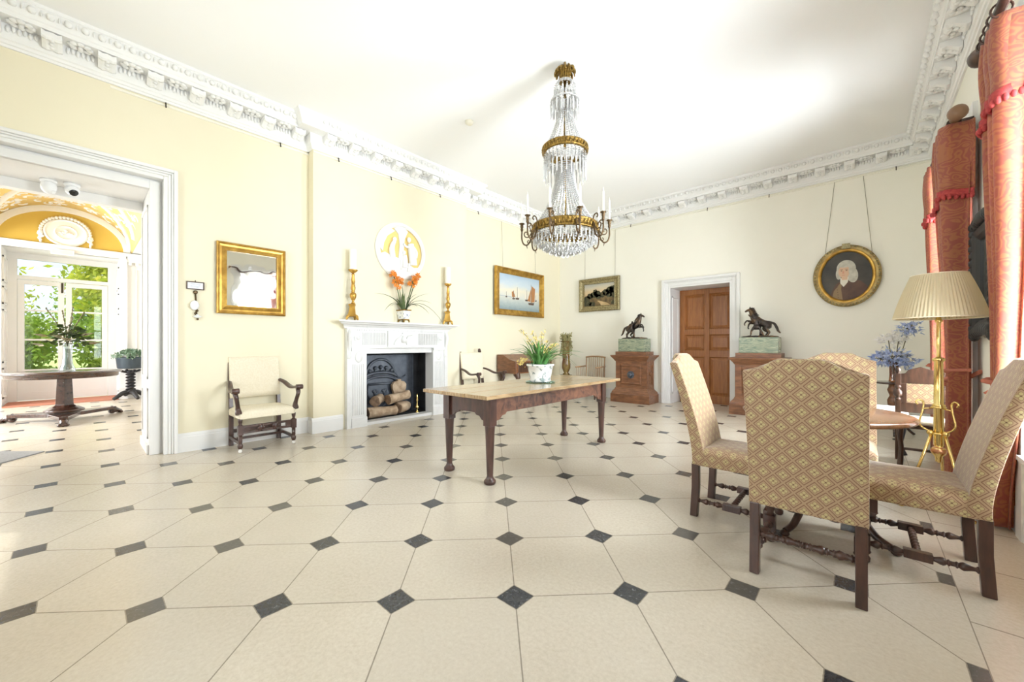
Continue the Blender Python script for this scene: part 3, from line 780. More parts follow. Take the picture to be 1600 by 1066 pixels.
# ================================================================== LONG HALL TABLE
t = thing('hall_table', 'long dark oak refectory table with pad feet in the middle of the floor', 'table', (-2.66,3.33,0))
m = MB()
for k in range(3):
    x0 = -.43+.2867*k; m.box(x0+.001, x0+.2857, -1.16+.004*k, 1.17-.003*k, .752, .785)
m.build('tabletop', m_tabletop, t, bevel=.006)
m = MB()
def apron_poly(L, z1=.752, d=.175, e=.19):
    h = L/2
    return [(-h,z1),(-h,z1-.30),(-h+.05,z1-.30),(-h+.06,z1-.25),(-h+.1,z1-.235),(-h+.12,z1-.205),(-h+e,z1-.195),(-h+e+.02,z1-d),(h-e-.02,z1-d),(h-e,z1-.195),(h-.12,z1-.205),(h-.1,z1-.235),(h-.06,z1-.25),(h-.05,z1-.30),(h,z1-.30),(h,z1)]
def apr(L):
    h = L/2
    return [(-h,.752),(-h,.53),(-h+.07,.545),(-h+.10,.575),(-h+.14,.58),(-h+.16,.60),(h-.16,.60),(h-.14,.58),(h-.10,.575),(h-.07,.545),(h,.53),(h,.752)]
for x in (-.295,.27): m = MB(); m.prism([(p+.0,z) for p, z in apr(1.86)], 'x', x, x+.025); m.build('side_apron', m_apron, t, bevel=.003)
for y in (-.985,.96): m = MB(); m.prism(apr(.52), 'y', y, y+.025); m.build('end_apron', m_walnut, t, bevel=.003)
for x in (-.275,.275):
    for y in (-.965,.965):
        m = MB(); m.box(x-.042,x+.042,y-.042,y+.042,.50,.752)
        m.lathe([(.045,0),(.052,.012),(.052,.03),(.034,.05),(.027,.07),(.028,.09),(.041,.44),(.044,.48),(.046,.505)], (x,y,0), 18); m.build('leg', m_walnut, t, bevel=.003)

t = thing('glass_saucer', 'flat green glass saucer under the white jardiniere', 'saucer', (-2.656,3.42,.785))
m = MB(); m.lathe([(.02,0),(.155,.001),(.165,.012),(.168,.012),(.16,0.004),(.02,.006)], n=32); m.build('dish', m_teal, t)
def strap_leaf(m, base, ang, L, lean, w, droop=.0, n=7, th=.0):
    c, s_ = cos(ang), sin(ang); vs = []
    for i in range(n+1):
        f = i/n; r = lean*L*(f**1.4); z = L*(f - .5*f*f*lean) - droop*L*f**3
        wd = w*(sin(PI*min(1,.12+f*.88))**.6)*(1-.25*f) if f < 1 else .001
        p = (base[0]+c*r, base[1]+s_*r, base[2]+z)
        vs += [(p[0]-s_*wd, p[1]+c*wd, p[2]+wd*.35), (p[0], p[1], p[2]), (p[0]+s_*wd, p[1]-c*wd, p[2]+wd*.35)]
    fs = []
    for i in range(n): fs += [(i*3,i*3+1,i*3+4,i*3+3),(i*3+1,i*3+2,i*3+5,i*3+4)]
    m.add(vs, fs, True)
def flower(m, c, s, up=(0,0,1), n=5, r=rnd):
    c = Vector(c); up = Vector(up).normalized(); u = up.orthogonal().normalized(); w = up.cross(u)
    for k in range(n):
        a = 2*PI*k/n + r.random()*.3; d = u*cos(a)+w*sin(a); e = u*-sin(a)+w*cos(a)
        m.add([c, c+d*s*.55+e*s*.28+up*s*.12, c+d*s+up*s*.05, c+d*s*.55-e*s*.28+up*s*.12], [(0,1,2,3)], True)
    m.sphere(c+up*s*.1, s*.16, 5, 4)
t = thing('planted_jardiniere', 'white patterned jardiniere of yellow orchids on the long hall table', 'plant pot', (-2.656,3.42,.792))
m = MB(); m.lathe([(.02,0),(.105,0),(.118,.012),(.112,.03),(.128,.10),(.142,.17),(.153,.176),(.155,.195),(.146,.197),(.138,.17),(.02,.165)], n=36); m.build('pot', m_delft, t)
m = MB(); m.lathe([(.002,.17),(.138,.172)], n=24, cap=False); m.build('soil', m_soil, t)
m = MB(); r2 = random.Random(3)
for k in range(74):
    a = r2.random()*2*PI; rr = .09*r2.random()
    strap_leaf(m, (rr*cos(a), rr*sin(a), .17), a+r2.uniform(-.4,.4), r2.uniform(.22,.43), r2.uniform(.3,1.1), r2.uniform(.010,.018), r2.uniform(0,.22))
for a in (-.55,-.35,-.45): strap_leaf(m, (.05,-.03,.17), a+R(42)-.2+1.2, .42, 1.1, .008, .45)
m.build('leaves', m_leaf2, t)
fm = MB(); st = MB()
for k in range(17):
    a = r2.random()*2*PI; h = r2.uniform(.2,.43); L = r2.uniform(.05,.24)
    p = spline([(0,0,.17),(cos(a)*L*.4,sin(a)*L*.4,.17+h*.6),(cos(a)*L,sin(a)*L,.17+h)],5); st.tube(p, .0022, 5)
    for q in p[-6:]:
        for z in range(2): flower(fm, (q.x+r2.uniform(-.02,.02), q.y+r2.uniform(-.02,.02), q.z+r2.uniform(-.015,.015)), r2.uniform(.010,.019), (r2.uniform(-1,1),r2.uniform(-1,1),r2.uniform(.2,1)))
for k in range(26):   # cluster hanging over the left rim
    flower(fm, (-.15+r2.uniform(-.07,.04), -.12+r2.uniform(-.06,.06), .22+r2.uniform(-.035,.04)), r2.uniform(.012,.02), (r2.uniform(-1,1),-1,r2.uniform(0,1)))
st.build('flower_stems', m_stem, t); fm.build('flowers', m_yellow, t)

# ================================================================== CAROLEAN ARMCHAIRS
def armchair(label, loc, rz):
    t = thing('open_armchair', label, 'armchair', loc, rz, 'cream upholstered open armchairs by the left wall')
    s = MB(); rings = [ring_at(.285,.245,.03,z,0,.02) for z in (.375,.385,.43)] + [ring_at(.285-i,.245-i,.03,z,0,.02) for i, z in ((.006,.445),(.03,.462),(.08,.475),(.16,.48))]
    s.loft(rings); s.build('seat', m_cream, t)
    b = MB(); rings = []
    for k in range(9):
        z = .565+k/8*.49; y = -.235-.09*(z-.45)/.65; th = .022+.012*sin(PI*k/8); ww = .268
        rings.append([(x*ww/.25, y+.012+yy*th/.03, z) for x, yy in rrect(.25,.03,.012,3)])
    b.loft(rings); b.build('backrest', m_cream, t)
    for sx in (-1,1):
        p = MB(); p.box(sx*.255-.022,sx*.255+.022,-.262,-.218,0,.4)
        p.loft([[(sx*.255+a, -.245-.09*(z-.45)/.65+c, z) for a, c in ((-.02,-.02),(.02,-.02),(.02,.02),(-.02,.02))] for z in (.4,.6,.85,1.055)], smooth=False)
        p.build('leg', m_walnut, t, bevel=.003)
        p = MB(); p.loft([[(sx*.25+a*k, -.33+c*k+dy, z) for a, c in ((-.021,-.021),(.021,-.021),(.021,.021),(-.021,.021))] for z, k, dy in ((1.055,.8,0),(1.065,1.05,0),(1.09,1.05,-.005),(1.12,.75,-.008),(1.13,.35,-.008))], smooth=True); p.build('finial', m_walnut, t)
        a = MB(); pts = spline([(sx*.262,-.27,.76),(sx*.285,-.14,.735),(sx*.31,.02,.68),(sx*.325,.16,.682),(sx*.325,.265,.70)],6)
        rings = []
        for i, q in enumerate(pts):
            f = i/(len(pts)-1); w_ = .02+.016*f; h = .017
            rings.append([(q.x-w_,q.y,q.z-h),(q.x+w_,q.y,q.z-h),(q.x+w_,q.y,q.z+h*.6),(q.x,q.y,q.z+h),(q.x-w_,q.y,q.z+h*.6)])
        a.loft(rings); a.lathe([(.03,-.036),(.03,.036)], (sx*.325,.268,.692), 12, 'x'); a.build('armrest', m_walnut, t, bevel=.003)
        a = MB(); a.tube(spline([(sx*.322,.225,.68),(sx*.315,.262,.62),(sx*.30,.245,.54),(sx*.292,.232,.48),(sx*.29,.252,.43)],6), [.024,.026,.026,.026,.025,.024,.023,.022,.022,.022,.022,.022,.022,.022,.023,.024,.025,.026,.028,.03,.032,.034,.034,.032,.03], 8); a.build('arm_support', m_walnut, t)
        l = MB(); x, y = sx*.272, .235
        l.lathe([(.012,.045),(.022,.05),(.027,.075),(.027,.09),(.016,.105),(.02,.115),(.02,.2)], (x,y,0), 12); l.box(x-.025,x+.025,y-.025,y+.025,.20,.305)
        l.lathe([(.022,.305),(.014,.32),(.02,.345),(.022,.36),(.022,.38)], (x,y,0), 12)
        L = l.build('leg', m_walnut, t)
        c = MB(); c.lathe([(.006,-.018),(.018,-.012),(.02,0),(.018,.012),(.006,.018)], (x,y,.0205), 12, 'x'); c.lathe([(.007,.03),(.007,.05)], (x,y,0), 8); c.build('caster', m_caster, L)
        q = MB(); q.box(sx*.265-.012,sx*.265+.012,-.22,.22,.085,.12); q.build('stretcher', m_walnut, t, bevel=.003)
    q = MB(); q.box(-.235,.235,-.252,-.228,.15,.19); q.build('stretcher', m_walnut, t, bevel=.003)
    q = MB(); q.box(-.255,.255,-.10,-.076,.088,.115); q.build('stretcher', m_walnut, t, bevel=.003)
    q = MB()    # pierced carved front rail
    for z0, z1 in ((.21,.235),(.275,.30)): q.box(-.25,.25,.222,.248,z0,z1)
    for x0, x1 in ((-.25,-.185),(-.10,-.05),(.05,.10),(.185,.25)): q.box(x0,x1,.222,.248,.235,.275)
    for x in (-.075,.075):
        q.sphere((x,.245,.255),(.03,.018,.045),10,6)
        for a in range(6): q.sphere((x+.026*cos(a*PI/3),.252,.255+.034*sin(a*PI/3)),(.012,.012,.014),6,4)
    q.build('front_rail', m_walnut, t, bevel=.003)
    return t
a1 = armchair('cream open armchair with dark carved frame standing below the gilt mirror', (-5.35,1.455,0), R(-90))
dup(a1, (-5.19,4.94,0), R(-90), 'cream open armchair with dark frame standing to the right of the fireplace')

# ================================================================== FIREPLACE
t = thing('chimneypiece', 'white marble chimneypiece with carved frieze around the fire opening', 'fireplace', (XB, 3.43, 0))
m = MB(); prof = [(0,1.435),(.07,1.435),(.075,1.46),(.09,1.475),(.10,1.49),(.15,1.50),(.16,1.515),(.195,1.525),(.2,1.55),(0,1.55)]
def mould(prof, y0, y1):   # mitred returns
    f = lambda y, sgn: [(d, y+sgn*d, z) for d, z in prof]
    m.loft([f(y0,-1), f(y1,1)], smooth=False)
m.loft([[(d,-.87-d,z) for d, z in prof],[(d,.87+d,z) for d, z in prof]], smooth=False)
m.build('mantel_shelf', m_marble, t)
m = MB(); m.box(0,.07,-.83,.83,1.17,1.435); m.box(0,.085,-.83,.83,1.152,1.17)
n = 0
for s in (-1,1):
    for k in range(22):
        y = s*(.30+k*.0175); m.box(.07,.08,y-.005,y+.005,1.20,1.385)
    m.lathe([(.02,0),(.05,.004),(.055,.012),(.035,.012),(.03,.006),(.012,.018)], (.07,s*.74,1.30), 14, 'x', False)
for k in range(60): m.box(.07,.078,-.80+k*.0268,-.787+k*.0268,1.405,1.428)
m.build('frieze', m_marble, t)
m = MB(); m.box(0,.10,-.27,.27,1.165,1.415)
figs = [(-.13,.04,.06),(-.10,.09,.05),(-.02,.07,.10),(.03,.03,.06),(.10,.05,.07),(.15,.09,.04)]
m.lathe([(.01,-.06),(.045,-.05),(.05,0),(.03,.035),(.04,.05),(.01,.055)], (.10,0,1.29), 10)
m.tube(spline([(.105,-.17,1.20),(.108,-.14,1.27),(.108,-.06,1.33),(.106,-.03,1.36)],4),.012,6); m.tube(spline([(.105,.16,1.36),(.108,.08,1.34),(.108,.05,1.28),(.105,.06,1.20)],4),.012,6)
m.sphere((.105,-.02,1.385),(.015,.015,.018),8,6)
m.build('centre_tablet', m_marble, t)
for s in (-1,1):
    m = MB(); y = sorted((s*.60, s*.83)); m.box(0,.06,y[0],y[1],0,1.15); m.box(0,.075,s*.83,s*.90,0,1.435); m.box(0,.09,y[0]-.006,y[1]+.006,1.11,1.158); m.box(0,.075,y[0]-.006,y[1]+.006,0,.14)
    for k in range(6): yy = s*(.645+k*.031); m.box(.06,.068,yy-.009,yy+.009,.18,.92)
    m.sphere((.06,s*.72,1.02),(.02,.06,.08),12,8)
    # scrolled console at the outer edge
    m.tube(spline([(.05,s*.86,1.42),(.10,s*.865,1.33),(.085,s*.865,1.22),(.06,s*.865,1.12),(.07,s*.865,1.0)],6), .03, 8)
    m.build('jamb', m_marble, t, bevel=.003)
    m = MB(); m.box(-.16,0,s*.60,s*.668,0,1.07); m.build('inner_slip', m_marble, t)
m = MB(); m.box(-.16,.02,-.598,.598,1.07,1.165); m.build('lintel', m_marble, t)
m = MB(); m.box(-.15,.03,-.60,.60,0,.045); m.build('hearth_sill', m_marble, t, bevel=.004)
m = MB(); m.box(-6.06,-5.66,OY0,OY0+.02,0,OZ); m.box(-6.06,-5.66,OY1-.02,OY1,0,OZ); m.box(-6.06,-6.04,OY0,OY1,0,OZ); m.box(-6.06,-5.66,OY0,OY1,0,.03); m.box(-6.06,-5.665,OY0,OY1,OZ-.004,OZ+.004)
struct(m.build('trim_17', m_soot), 'sooty lining of the fire opening')
t = thing('fireback', 'grey cast iron fireback with a coronet and shield behind the logs', 'fireback', (-6.035, 3.42, .03))
m = MB(); m.box(0,.04,-.54,.58,0,1.0); m.box(.04,.05,-.54,-.50,0,1.0); m.box(.04,.05,.54,.58,0,1.0); m.box(.04,.05,-.5,.54,.96,1.0); m.build('plate', m_iron, t)
m = MB(); cy = -.06
def arcx(r, rz, z0, a0, a1, x, n=16): return [(x, cy+r*cos(a0+(a1-a0)*k/n), z0+rz*sin(a0+(a1-a0)*k/n)) for k in range(n+1)]
m.tube(arcx(.29,.09,.62,PI*.95,PI*.05,.06), .03, 8); m.tube(arcx(.28,.09,.55,PI*.95,PI*.05,.058), .022, 8)
m.tube(arcx(.27,.30,.63,PI*.98,PI*.02,.055), .022, 8)
for k in range(5):
    f = (k-2)/2; m.sphere((.06, cy+f*.2, .80-.06*f*f), .034, 8, 6); m.tube([(.055,cy+f*.2,.69-.03*f*f),(.055,cy+f*.2,.80-.06*f*f)], .012, 6)
    m.sphere((.055, cy+f*.2+.05, .72-.04*f*f),(.02,.025,.03),8,6)
m.tube([(.05,cy+.22*sx,z) for sx, z in ((-1,.52),(1,.52),(1,.34),(.6,.2),(0,.12),(-.6,.2),(-1,.34),(-1,.52))], .02, 6)
for sx in (-.45,.3):
    m.sphere((.05,cy+.22*sx-.02,.40),(.015,.03,.03),8,6); m.sphere((.05,cy+.22*sx+.02,.40),(.015,.03,.03),8,6); m.sphere((.05,cy+.22*sx,.365),(.015,.025,.045),8,6)
for s in (-1,1):
    m.tube(spline([(.05,cy+s*.25,.40),(.06,cy+s*.33,.52),(.06,cy+s*.42,.50),(.06,cy+s*.40,.42),(.06,cy+s*.35,.45)],5), .022, 8)
    m.tube(spline([(.05,cy+s*.3,.62),(.06,cy+s*.40,.60),(.05,cy+s*.48,.64)],4), .014, 6); m.tube(spline([(.05,cy+s*.26,.3),(.06,cy+s*.38,.34),(.05,cy+s*.46,.27)],4), .018, 6)
m.build('coronet_and_shield', m_iron, t)
def log(name, label, p, q, r, seed):
    rr = random.Random(seed); p, q = Vector(p), Vector(q); d = q-p; t_ = d.normalized(); u = t_.orthogonal().normalized(); w = t_.cross(u)
    m = MB(); rings = []
    ph = [rr.uniform(0,6) for _ in range(3)]
    for i in range(10):
        f = i/9; c = d*f; k = .93+.07*sin(f*5+ph[0])
        rings.append([c+(u*cos(a)+w*sin(a))*r*k*(1+.05*sin(3*a+ph[1]+f)+.04*sin(5*a+ph[2])) for a in [2*PI*j/18 for j in range(18)]])
    t = thing(name, label, 'log', p, 0, 'logs in the fireplace')
    m.loft(rings, cap0=False, cap1=False); m.build('bark', m_log, t)
    for ring, c, s in ((rings[0], Vector((0,0,0)), -1), (rings[-1], d, 1)):
        e = MB(); e.loft([ring, [c+(Vector(x)-c)*.85+t_*s*.004 for x in ring], [c+(Vector(x)-c)*.05+t_*s*.006 for x in ring]], smooth=False, cap0=False); e.build('cut_end', m_logend, t)
log('fire_log', 'lowest and longest log, lying across the front of the hearth', (-5.77,3.01,.125),(-5.75,3.50,.12),.088,1)
log('fire_log', 'short log at the lower right of the log stack', (-5.77,3.545,.14),(-5.90,3.80,.145),.10,2)
log('fire_log', 'upper left log with its dark sawn end facing the room', (-5.70,3.10,.305),(-5.89,3.30,.32),.082,3)
log('fire_log', 'upper right log with sawn end, resting under the bellows', (-5.72,3.34,.31),(-5.79,3.76,.355),.08,4)
t = thing('bellows', 'tan wooden fireside bellows standing upright behind the logs', 'bellows', (-5.92,3.66,.46), 0)
m = MB(); pl = [(-.13,0),(-.135,.06),(-.10,.105),(-.05,.12),(-.03,.125),(-.03,.15),(.03,.15),(.03,.125),(.05,.12),(.10,.105),(.135,.06),(.13,0),(.09,-.12),(0,-.2),(-.09,-.12)]
m.prism(pl, 'x', .012, .03); m.prism(pl, 'x', -.03, -.012); m.build('boards', m_log, t, bevel=.004)
m = MB(); m.prism([(a*.93, b*.93) for a, b in pl if b < .121], 'x', -.012, .012); m.build('leather', m_logend, t)
t = thing('firedog', 'small polished brass firedog with pointed finial at the right of the hearth', 'firedog', (-5.72,3.90,.03))
m = MB(); m.lathe([(.03,0),(.034,.01),(.016,.025),(.012,.06),(.026,.08),(.03,.1),(.02,.125),(.01,.14),(.012,.2),(.02,.215),(.012,.235),(.017,.26),(.01,.30),(.002,.33)], n=16); m.build('post', m_brass, t)
m = MB(); m.tube(spline([(0,0,.06),(-.1,0,.055),(-.2,0,.04),(-.22,0,.0)],4), .012, 6); m.build('billet_bar', m_iron, t)

# ================================================================== ON THE MANTEL
MZ = 1.55
def candlestick(label, clabel, y):
    t = thing('candlestick', label, 'candlestick', (-5.39,y,MZ), 0, 'gilt altar candlesticks on the mantel')
    m = MB()
    for k in range(3):
        a = k*2*PI/3+.3; m.tube(spline([(.05*cos(a),.05*sin(a),.065),(.075*cos(a),.075*sin(a),.05),(.085*cos(a),.085*sin(a),.02),(.098*cos(a),.098*sin(a),.012)],4), [.017,.018,.02,.02,.02,.019,.018,.017,.016,.016,.015,.014,.012], 8)
    m.build('foot', m_gold, t)
    m = MB(); m.lathe([(.04,.05),(.088,.055),(.085,.075),(.07,.09),(.055,.17),(.052,.2),(.066,.215),(.068,.232),(.03,.24)], n=3, smooth=False); m.build('base', m_gold, t, bevel=.008)
    m = MB(); m.lathe([(.03,.24),(.018,.26),(.014,.275),(.03,.30),(.043,.335),(.046,.365),(.036,.39),(.018,.40),(.03,.412),(.02,.42),(.03,.44),(.032,.47),(.024,.50),(.03,.505),(.022,.515),(.027,.56),(.018,.64),(.024,.655),(.012,.67)], n=20); m.build('stem', m_gold, t)
    m = MB(); m.lathe([(.012,.67),(.03,.68),(.055,.70),(.066,.718),(.062,.722),(.02,.715)], n=24); m.build('drip_pan', m_gold, t)
    c = thing('pillar_candle', clabel, 'candle', (-5.39,y,MZ+.716), 0, 'thick candles on the candlesticks')
    m = MB(); m.lathe([(.01,0),(.046,0),(.047,.005),(.047,.285),(.043,.295),(.03,.29),(.01,.285)], n=24); m.build('wax', m_wax, c)
    m = MB(); m.tube([(0,0,.28),(.003,0,.30)], .002, 5); m.build('wick', m_black, c)
candlestick('gilt candlestick on the left end of the mantel, with three scrolled feet', 'thick ivory candle on the left gilt candlestick', 2.60)
candlestick('gilt candlestick on the right end of the mantel, with three scrolled feet', 'thick ivory candle on the right gilt candlestick', 4.31)
t = thing('potted_orchid', 'blue and white pot of orange orchids in the middle of the mantel', 'potted plant', (-5.40,3.43,MZ))
m = MB(); m.loft([ring_at(a,a*.62,.012,z) for a, z in ((.075,.05),(.078,.06),(.092,.10),(.105,.165),(.11,.17),(.11,.19),(.10,.19),(.095,.17))], smooth=False); m.build('pot', m_china, t)
m = MB()
m.loft([ring_at(a,a*.62,.012,z) for a, z in ((.07,.04),(.085,.045),(.085,.055),(.07,.058))], smooth=False)
for sx in (-1,1):
    for sy in (-1,1): m.tube(spline([(sx*.06,sy*.035,.045),(sx*.08,sy*.045,.03),(sx*.08,sy*.045,.006)],3), [.013]*4+[.012]*2+[.011], 6)
m.build('gilt_foot_mount', m_ormolu, t); m = MB(); m.loft([ring_at(a,a*.62,.012,z) for a, z in ((.11,.185),(.118,.19),(.116,.205),(.10,.205))], smooth=False)
m.build('gilt_rim_mount', m_ormolu, t)
for k in (0,):
    m = MB(); r3 = random.Random(11)
    # (direction along the wall, length, lean, droop)
    for dy, L, lean, dr, w_ in [(-1,.50,1.02,.05,.008),(-1,.36,1.1,.55,.007),(1,.52,.8,.0,.009),(1,.48,1.05,.15,.008),(1,.52,1.3,.75,.007),(1,.40,1.2,.45,.008),(-.2,.44,.2,.0,.011),(.3,.36,.5,.2,.012),(-.4,.33,.4,.1,.013),(.6,.42,.6,.1,.010),(-.6,.30,.5,.2,.012),(.1,.3,.3,.0,.014),(-.8,.26,.9,.4,.008),(.8,.30,.9,.3,.010)]:
        ang = math.atan2(dy, .35*r3.uniform(-.2,1)); strap_leaf(m, (r3.uniform(-.02,.03), dy*.03, .19), ang, L, lean*abs(dy)**.5, w_*2.1, dr, 9)
    m.build('leaves', m_leaf, t)
st = MB(); fl_ = MB()
for (dy, h, sp) in ((-.20,.56,.26),(-.13,.50,.2),(.17,.55,.3),(.24,.60,.2)):
    p = spline([(0,dy*.15,.19),(.02,dy*.55,.19+h*.5),(.03,dy,.19+h)],8); st.tube(p, .008 if abs(dy) > .15 else .006, 6)
    for q in p[-5:]:
        for z in range(3):
            flower(fl_, (q.x+r3.uniform(-.03,.04), q.y+r3.uniform(-.055,.055), q.z+r3.uniform(-.06,.03)), r3.uniform(.03,.05), (r3.uniform(.2,1),r3.uniform(-1,1),r3.uniform(-.3,.8)), 6, r3)
st.build('flower_stems', m_leaf, t); fl_.build('flowers', m_orange, t)
t = thing('plaster_roundel', 'round white plaster relief roundel with yellow ground above the mantel', 'relief', (XB+.001, 3.44, 2.70))
def dring(r, x, n=56): return [(x, r*cos(2*PI*j/n), r*sin(2*PI*j/n)) for j in range(n)]
m = MB(); m.loft([dring(.45,0),dring(.45,.03),dring(.43,.05),dring(.40,.055),dring(.385,.035),dring(.375,.03)], smooth=False, cap0=False, cap1=False); m.build('rim', m_plaster, t)
m = MB(); m.loft([dring(.40,.005),dring(.40,.016)], smooth=False); m.build('ground', mat('roundel_yellow', (.84,.64,.24), .8), t)
m = MB(); X = .02
m.prism([(-.39,-.1),(-.30,-.06),(-.23,-.09),(-.14,-.11),(-.02,-.13),(.1,-.18),(.22,-.24),(.33,-.22),(.22,-.34),(0,-.40),(-.22,-.34),(-.34,-.22)], 'x', .016, .04)   # rocky ground
m.prism([(-.06,-.12),(-.04,.1),(-.06,.26),(-.14,.34),(-.05,.38),(.05,.38),(.11,.33),(.05,.2),(.03,0),(.03,-.15)], 'x', .016, .036)  # tree trunk
m.prism([(-.38,.0),(-.37,.12),(-.30,.24),(-.2,.33),(-.12,.30),(-.25,.20),(-.31,.08),(-.33,-.05)], 'x', .016, .03)
m.tube(spline([(X+.02,-.17,-.12),(X+.03,-.19,0),(X+.03,-.17,.08),(X+.03,-.14,.13)],5),[.05-.02*k/15 for k in range(16)],8); m.sphere((X+.03,-.14,.16),(.03,.035,.04),8,6)
m.tube(spline([(X+.02,.20,-.2),(X+.03,.18,-.05),(X+.03,.16,.06),(X+.03,.15,.14)],5),[.07-.02*k/15 for k in range(16)],8); m.sphere((X+.03,.12,.20),(.03,.035,.045),8,6)
m.tube(spline([(X+.03,.17,.1),(X+.03,.08,.08),(X+.03,.02,.12)],4),.02,6); m.tube(spline([(X+.03,.2,.1),(X+.03,.26,.02),(X+.03,.25,-.08)],4),.025,6)
m.tube(spline([(X+.02,.05,-.26),(X+.03,.05,-.15),(X+.03,.04,-.06)],4),[.05-.02*k/8 for k in range(9)],8); m.sphere((X+.03,.03,-.02),(.025,.03,.035),8,6)
m.tube([(X+.03,-.02,-.3),(X+.03,-.03,-.15)],.015,6); m.tube([(X+.03,.10,-.32),(X+.03,.12,-.18)],.02,6)
m.build('relief_figures', m_plaster, t)

# ================================================================== LEFT WALL HANGINGS
def rect_frame(prof, a0, a1, z0, z1, fn):
    """mitred moulding; prof = (inset, depth); fn(a, d, z)"""
    m = MB(); rings = []
    for (a, z, sa, sz) in ((a0,z0,1,1),(a1,z0,-1,1),(a1,z1,-1,-1),(a0,z1,1,-1),(a0,z0,1,1)):
        rings.append([fn(a+sa*i, d, z+sz*i) for i, d in prof])
    m.loft(rings, cap0=False, cap1=False, smooth=False); return m
fx = lambda a, d, z: (d, a, z)
t = thing('wall_mirror', 'old mirror in a wide gilt frame hanging above the left armchair', 'mirror', (XL+.002, 1.43, 2.0))
prof = [(0,0),(0,.045),(.012,.055),(.022,.05),(.028,.038),(.05,.034),(.085,.05),(.095,.052),(.10,.04),(.10,0)]
rect_frame(prof, -.365,.365,-.425,.425, fx).build('frame', m_gold, t)
m = MB(); m.box(.014,.02,-.268,.268,-.328,.328); m.build('glass', m_mirror, t)
t = thing('notice_plate', 'small framed paper notice over the bell lever by the doorway', 'notice', (XL+.002, .875, 1.875))
rect_frame([(0,0),(0,.014),(.006,.016),(.01,.01),(.01,0)], -.08,.08,-.045,.045, fx).build('frame', m_walnut, t)
m = MB(); m.box(.004,.007,-.072,.072,-.037,.037); m.build('paper', mat('notice_paper', (.82,.83,.86), .7), t)
m = MB()
for k, (w0, w1) in enumerate(((-.045,.05),(-.045,.045),(-.045,.048),(-.045,.03))): m.box(.007,.0075,w0,w1,.016-k*.012,.021-k*.012)
m.build('writing', mat('grey_ink', (.45,.48,.56), .8), t)
m = MB(); m.tube([(.004,0,.045),(.004,0,.062)],.004,6); m.build('hanger', m_hook, t)
t = thing('bell_lever', 'white ceramic bell lever with metal crank on the wall by the doorway', 'bell lever', (XL+.002, .885, 1.65))
m = MB(); m.tube([(.012,-.01,.15),(.016,0,-.12)],.008,8); m.lathe([(.02,0),(.022,.012),(.01,.02)],(0,-.01,.15),10,'x'); m.build('crank', m_bronze_arm, t)
m = MB(); m.sphere((.03,-.02,.0),(.022,.042,.055),12,8); m.lathe([(.006,-.145),(.02,-.14),(.045,-.128),(.02,-.115),(.014,-.10)],(.02,.005,0),12); m.build('ceramic_handle', m_cam, t)
m = MB(); m.sphere((.02,.008,-.155),(.012,.012,.014),8,6); m.tube(spline([(.02,-.03,-.03),(.035,.01,-.06),(.03,-.02,-.09),(.02,.005,-.12)],4),.006,6); m.build('knob', m_bronze_arm, t)

def canvas(m, k, poly, x, fn):
    m.cur = k; m.prism(poly, 'x', x, x+.0008)
def painted(name, stops, nscale=3, amount=.25, zlo=0, zhi=1, axis=2):
    """oil paint whose pigment runs from bottom to top of the canvas"""
    m, nt, b, out = newmat(name)
    tc = N(nt, 'ShaderNodeTexCoord'); s = N(nt, 'ShaderNodeSeparateXYZ'); nt.links.new(tc.outputs['Object'], s.inputs[0])
    f = math_(nt, 'DIVIDE', math_(nt, 'SUBTRACT', s.outputs[axis], zlo), zhi-zlo)
    nz = noise(nt, coords(nt, (1,1,2)), nscale, 5, .6, .6)
    f = math_(nt, 'ADD', f, math_(nt, 'MULTIPLY', math_(nt, 'SUBTRACT', nz, .5), amount))
    nt.links.new(ramp(nt, f, stops), b.inputs['Base Color']); b.inputs['Roughness'].default_value = .45
    return m
t = thing('seascape_painting', 'large gilt framed painting of sailing boats on the left wall', 'painting', (XL+.05, 6.48, 2.33))
prof = [(0,0),(0,.06),(.015,.075),(.03,.07),(.045,.05),(.10,.032),(.12,.03),(.125,.022),(.125,0)]
rect_frame(prof, -.80,.80,-.50,.50, fx).build('frame', m_gold, t)
S = MB(); S.box(.004,.01,-.69,.69,-.39,.39)
sea = [painted('sky_paint', [(0,(.62,.62,.56)),(.3,(.74,.68,.54)),(.55,(.55,.62,.66)),(1,(.38,.50,.62))], 3, .5, -.1, .39), painted('sea_paint', [(0,(.20,.27,.29)),(.6,(.42,.47,.45)),(1,(.60,.60,.52))], 9, .5, -.39, -.1),
       mat('sail_brown', (.42,.19,.07), .6), mat('sail_white', (.75,.70,.58), .6), mat('hull_dark', (.10,.07,.05), .6), mat('far_shore', (.42,.46,.48), .7)]
canvas(S,1,[(-.69,-.39),(.69,-.39),(.69,-.12),(-.69,-.10)],.0102,0)
canvas(S,5,[(-.69,-.10),(-.2,-.11),(-.3,-.09),(-.69,-.085)],.0111,0)
def boat(y, z, s, k, flip=1):
    canvas(S,4,[(y-.11*s,z+.01),(y+.12*s,z+.02),(y+.09*s,z-.04*s),(y-.09*s,z-.04*s)],.0112,0)
    canvas(S,k,[(y-.01*s,z+.02),(y+.02*s,z+.42*s),(y+flip*.15*s,z+.36*s),(y+flip*.13*s,z+.04)],.0121,0)
    canvas(S,k,[(y-flip*.03*s,z+.03),(y,z+.36*s),(y-flip*.14*s,z+.05)],.0123,0)
    canvas(S,4,[(y-.006,z),(y-.004,z+.45*s),(y+.004,z+.45*s),(y+.006,z)],.0126,0)
boat(.38,-.19,.95,2); boat(.22,-.13,.5,3,-1); boat(-.10,-.12,.55,3); boat(-.22,-.13,.4,2,-1); boat(.55,-.12,.3,3); boat(-.45,-.11,.25,3)
S.build('canvas', sea, t)
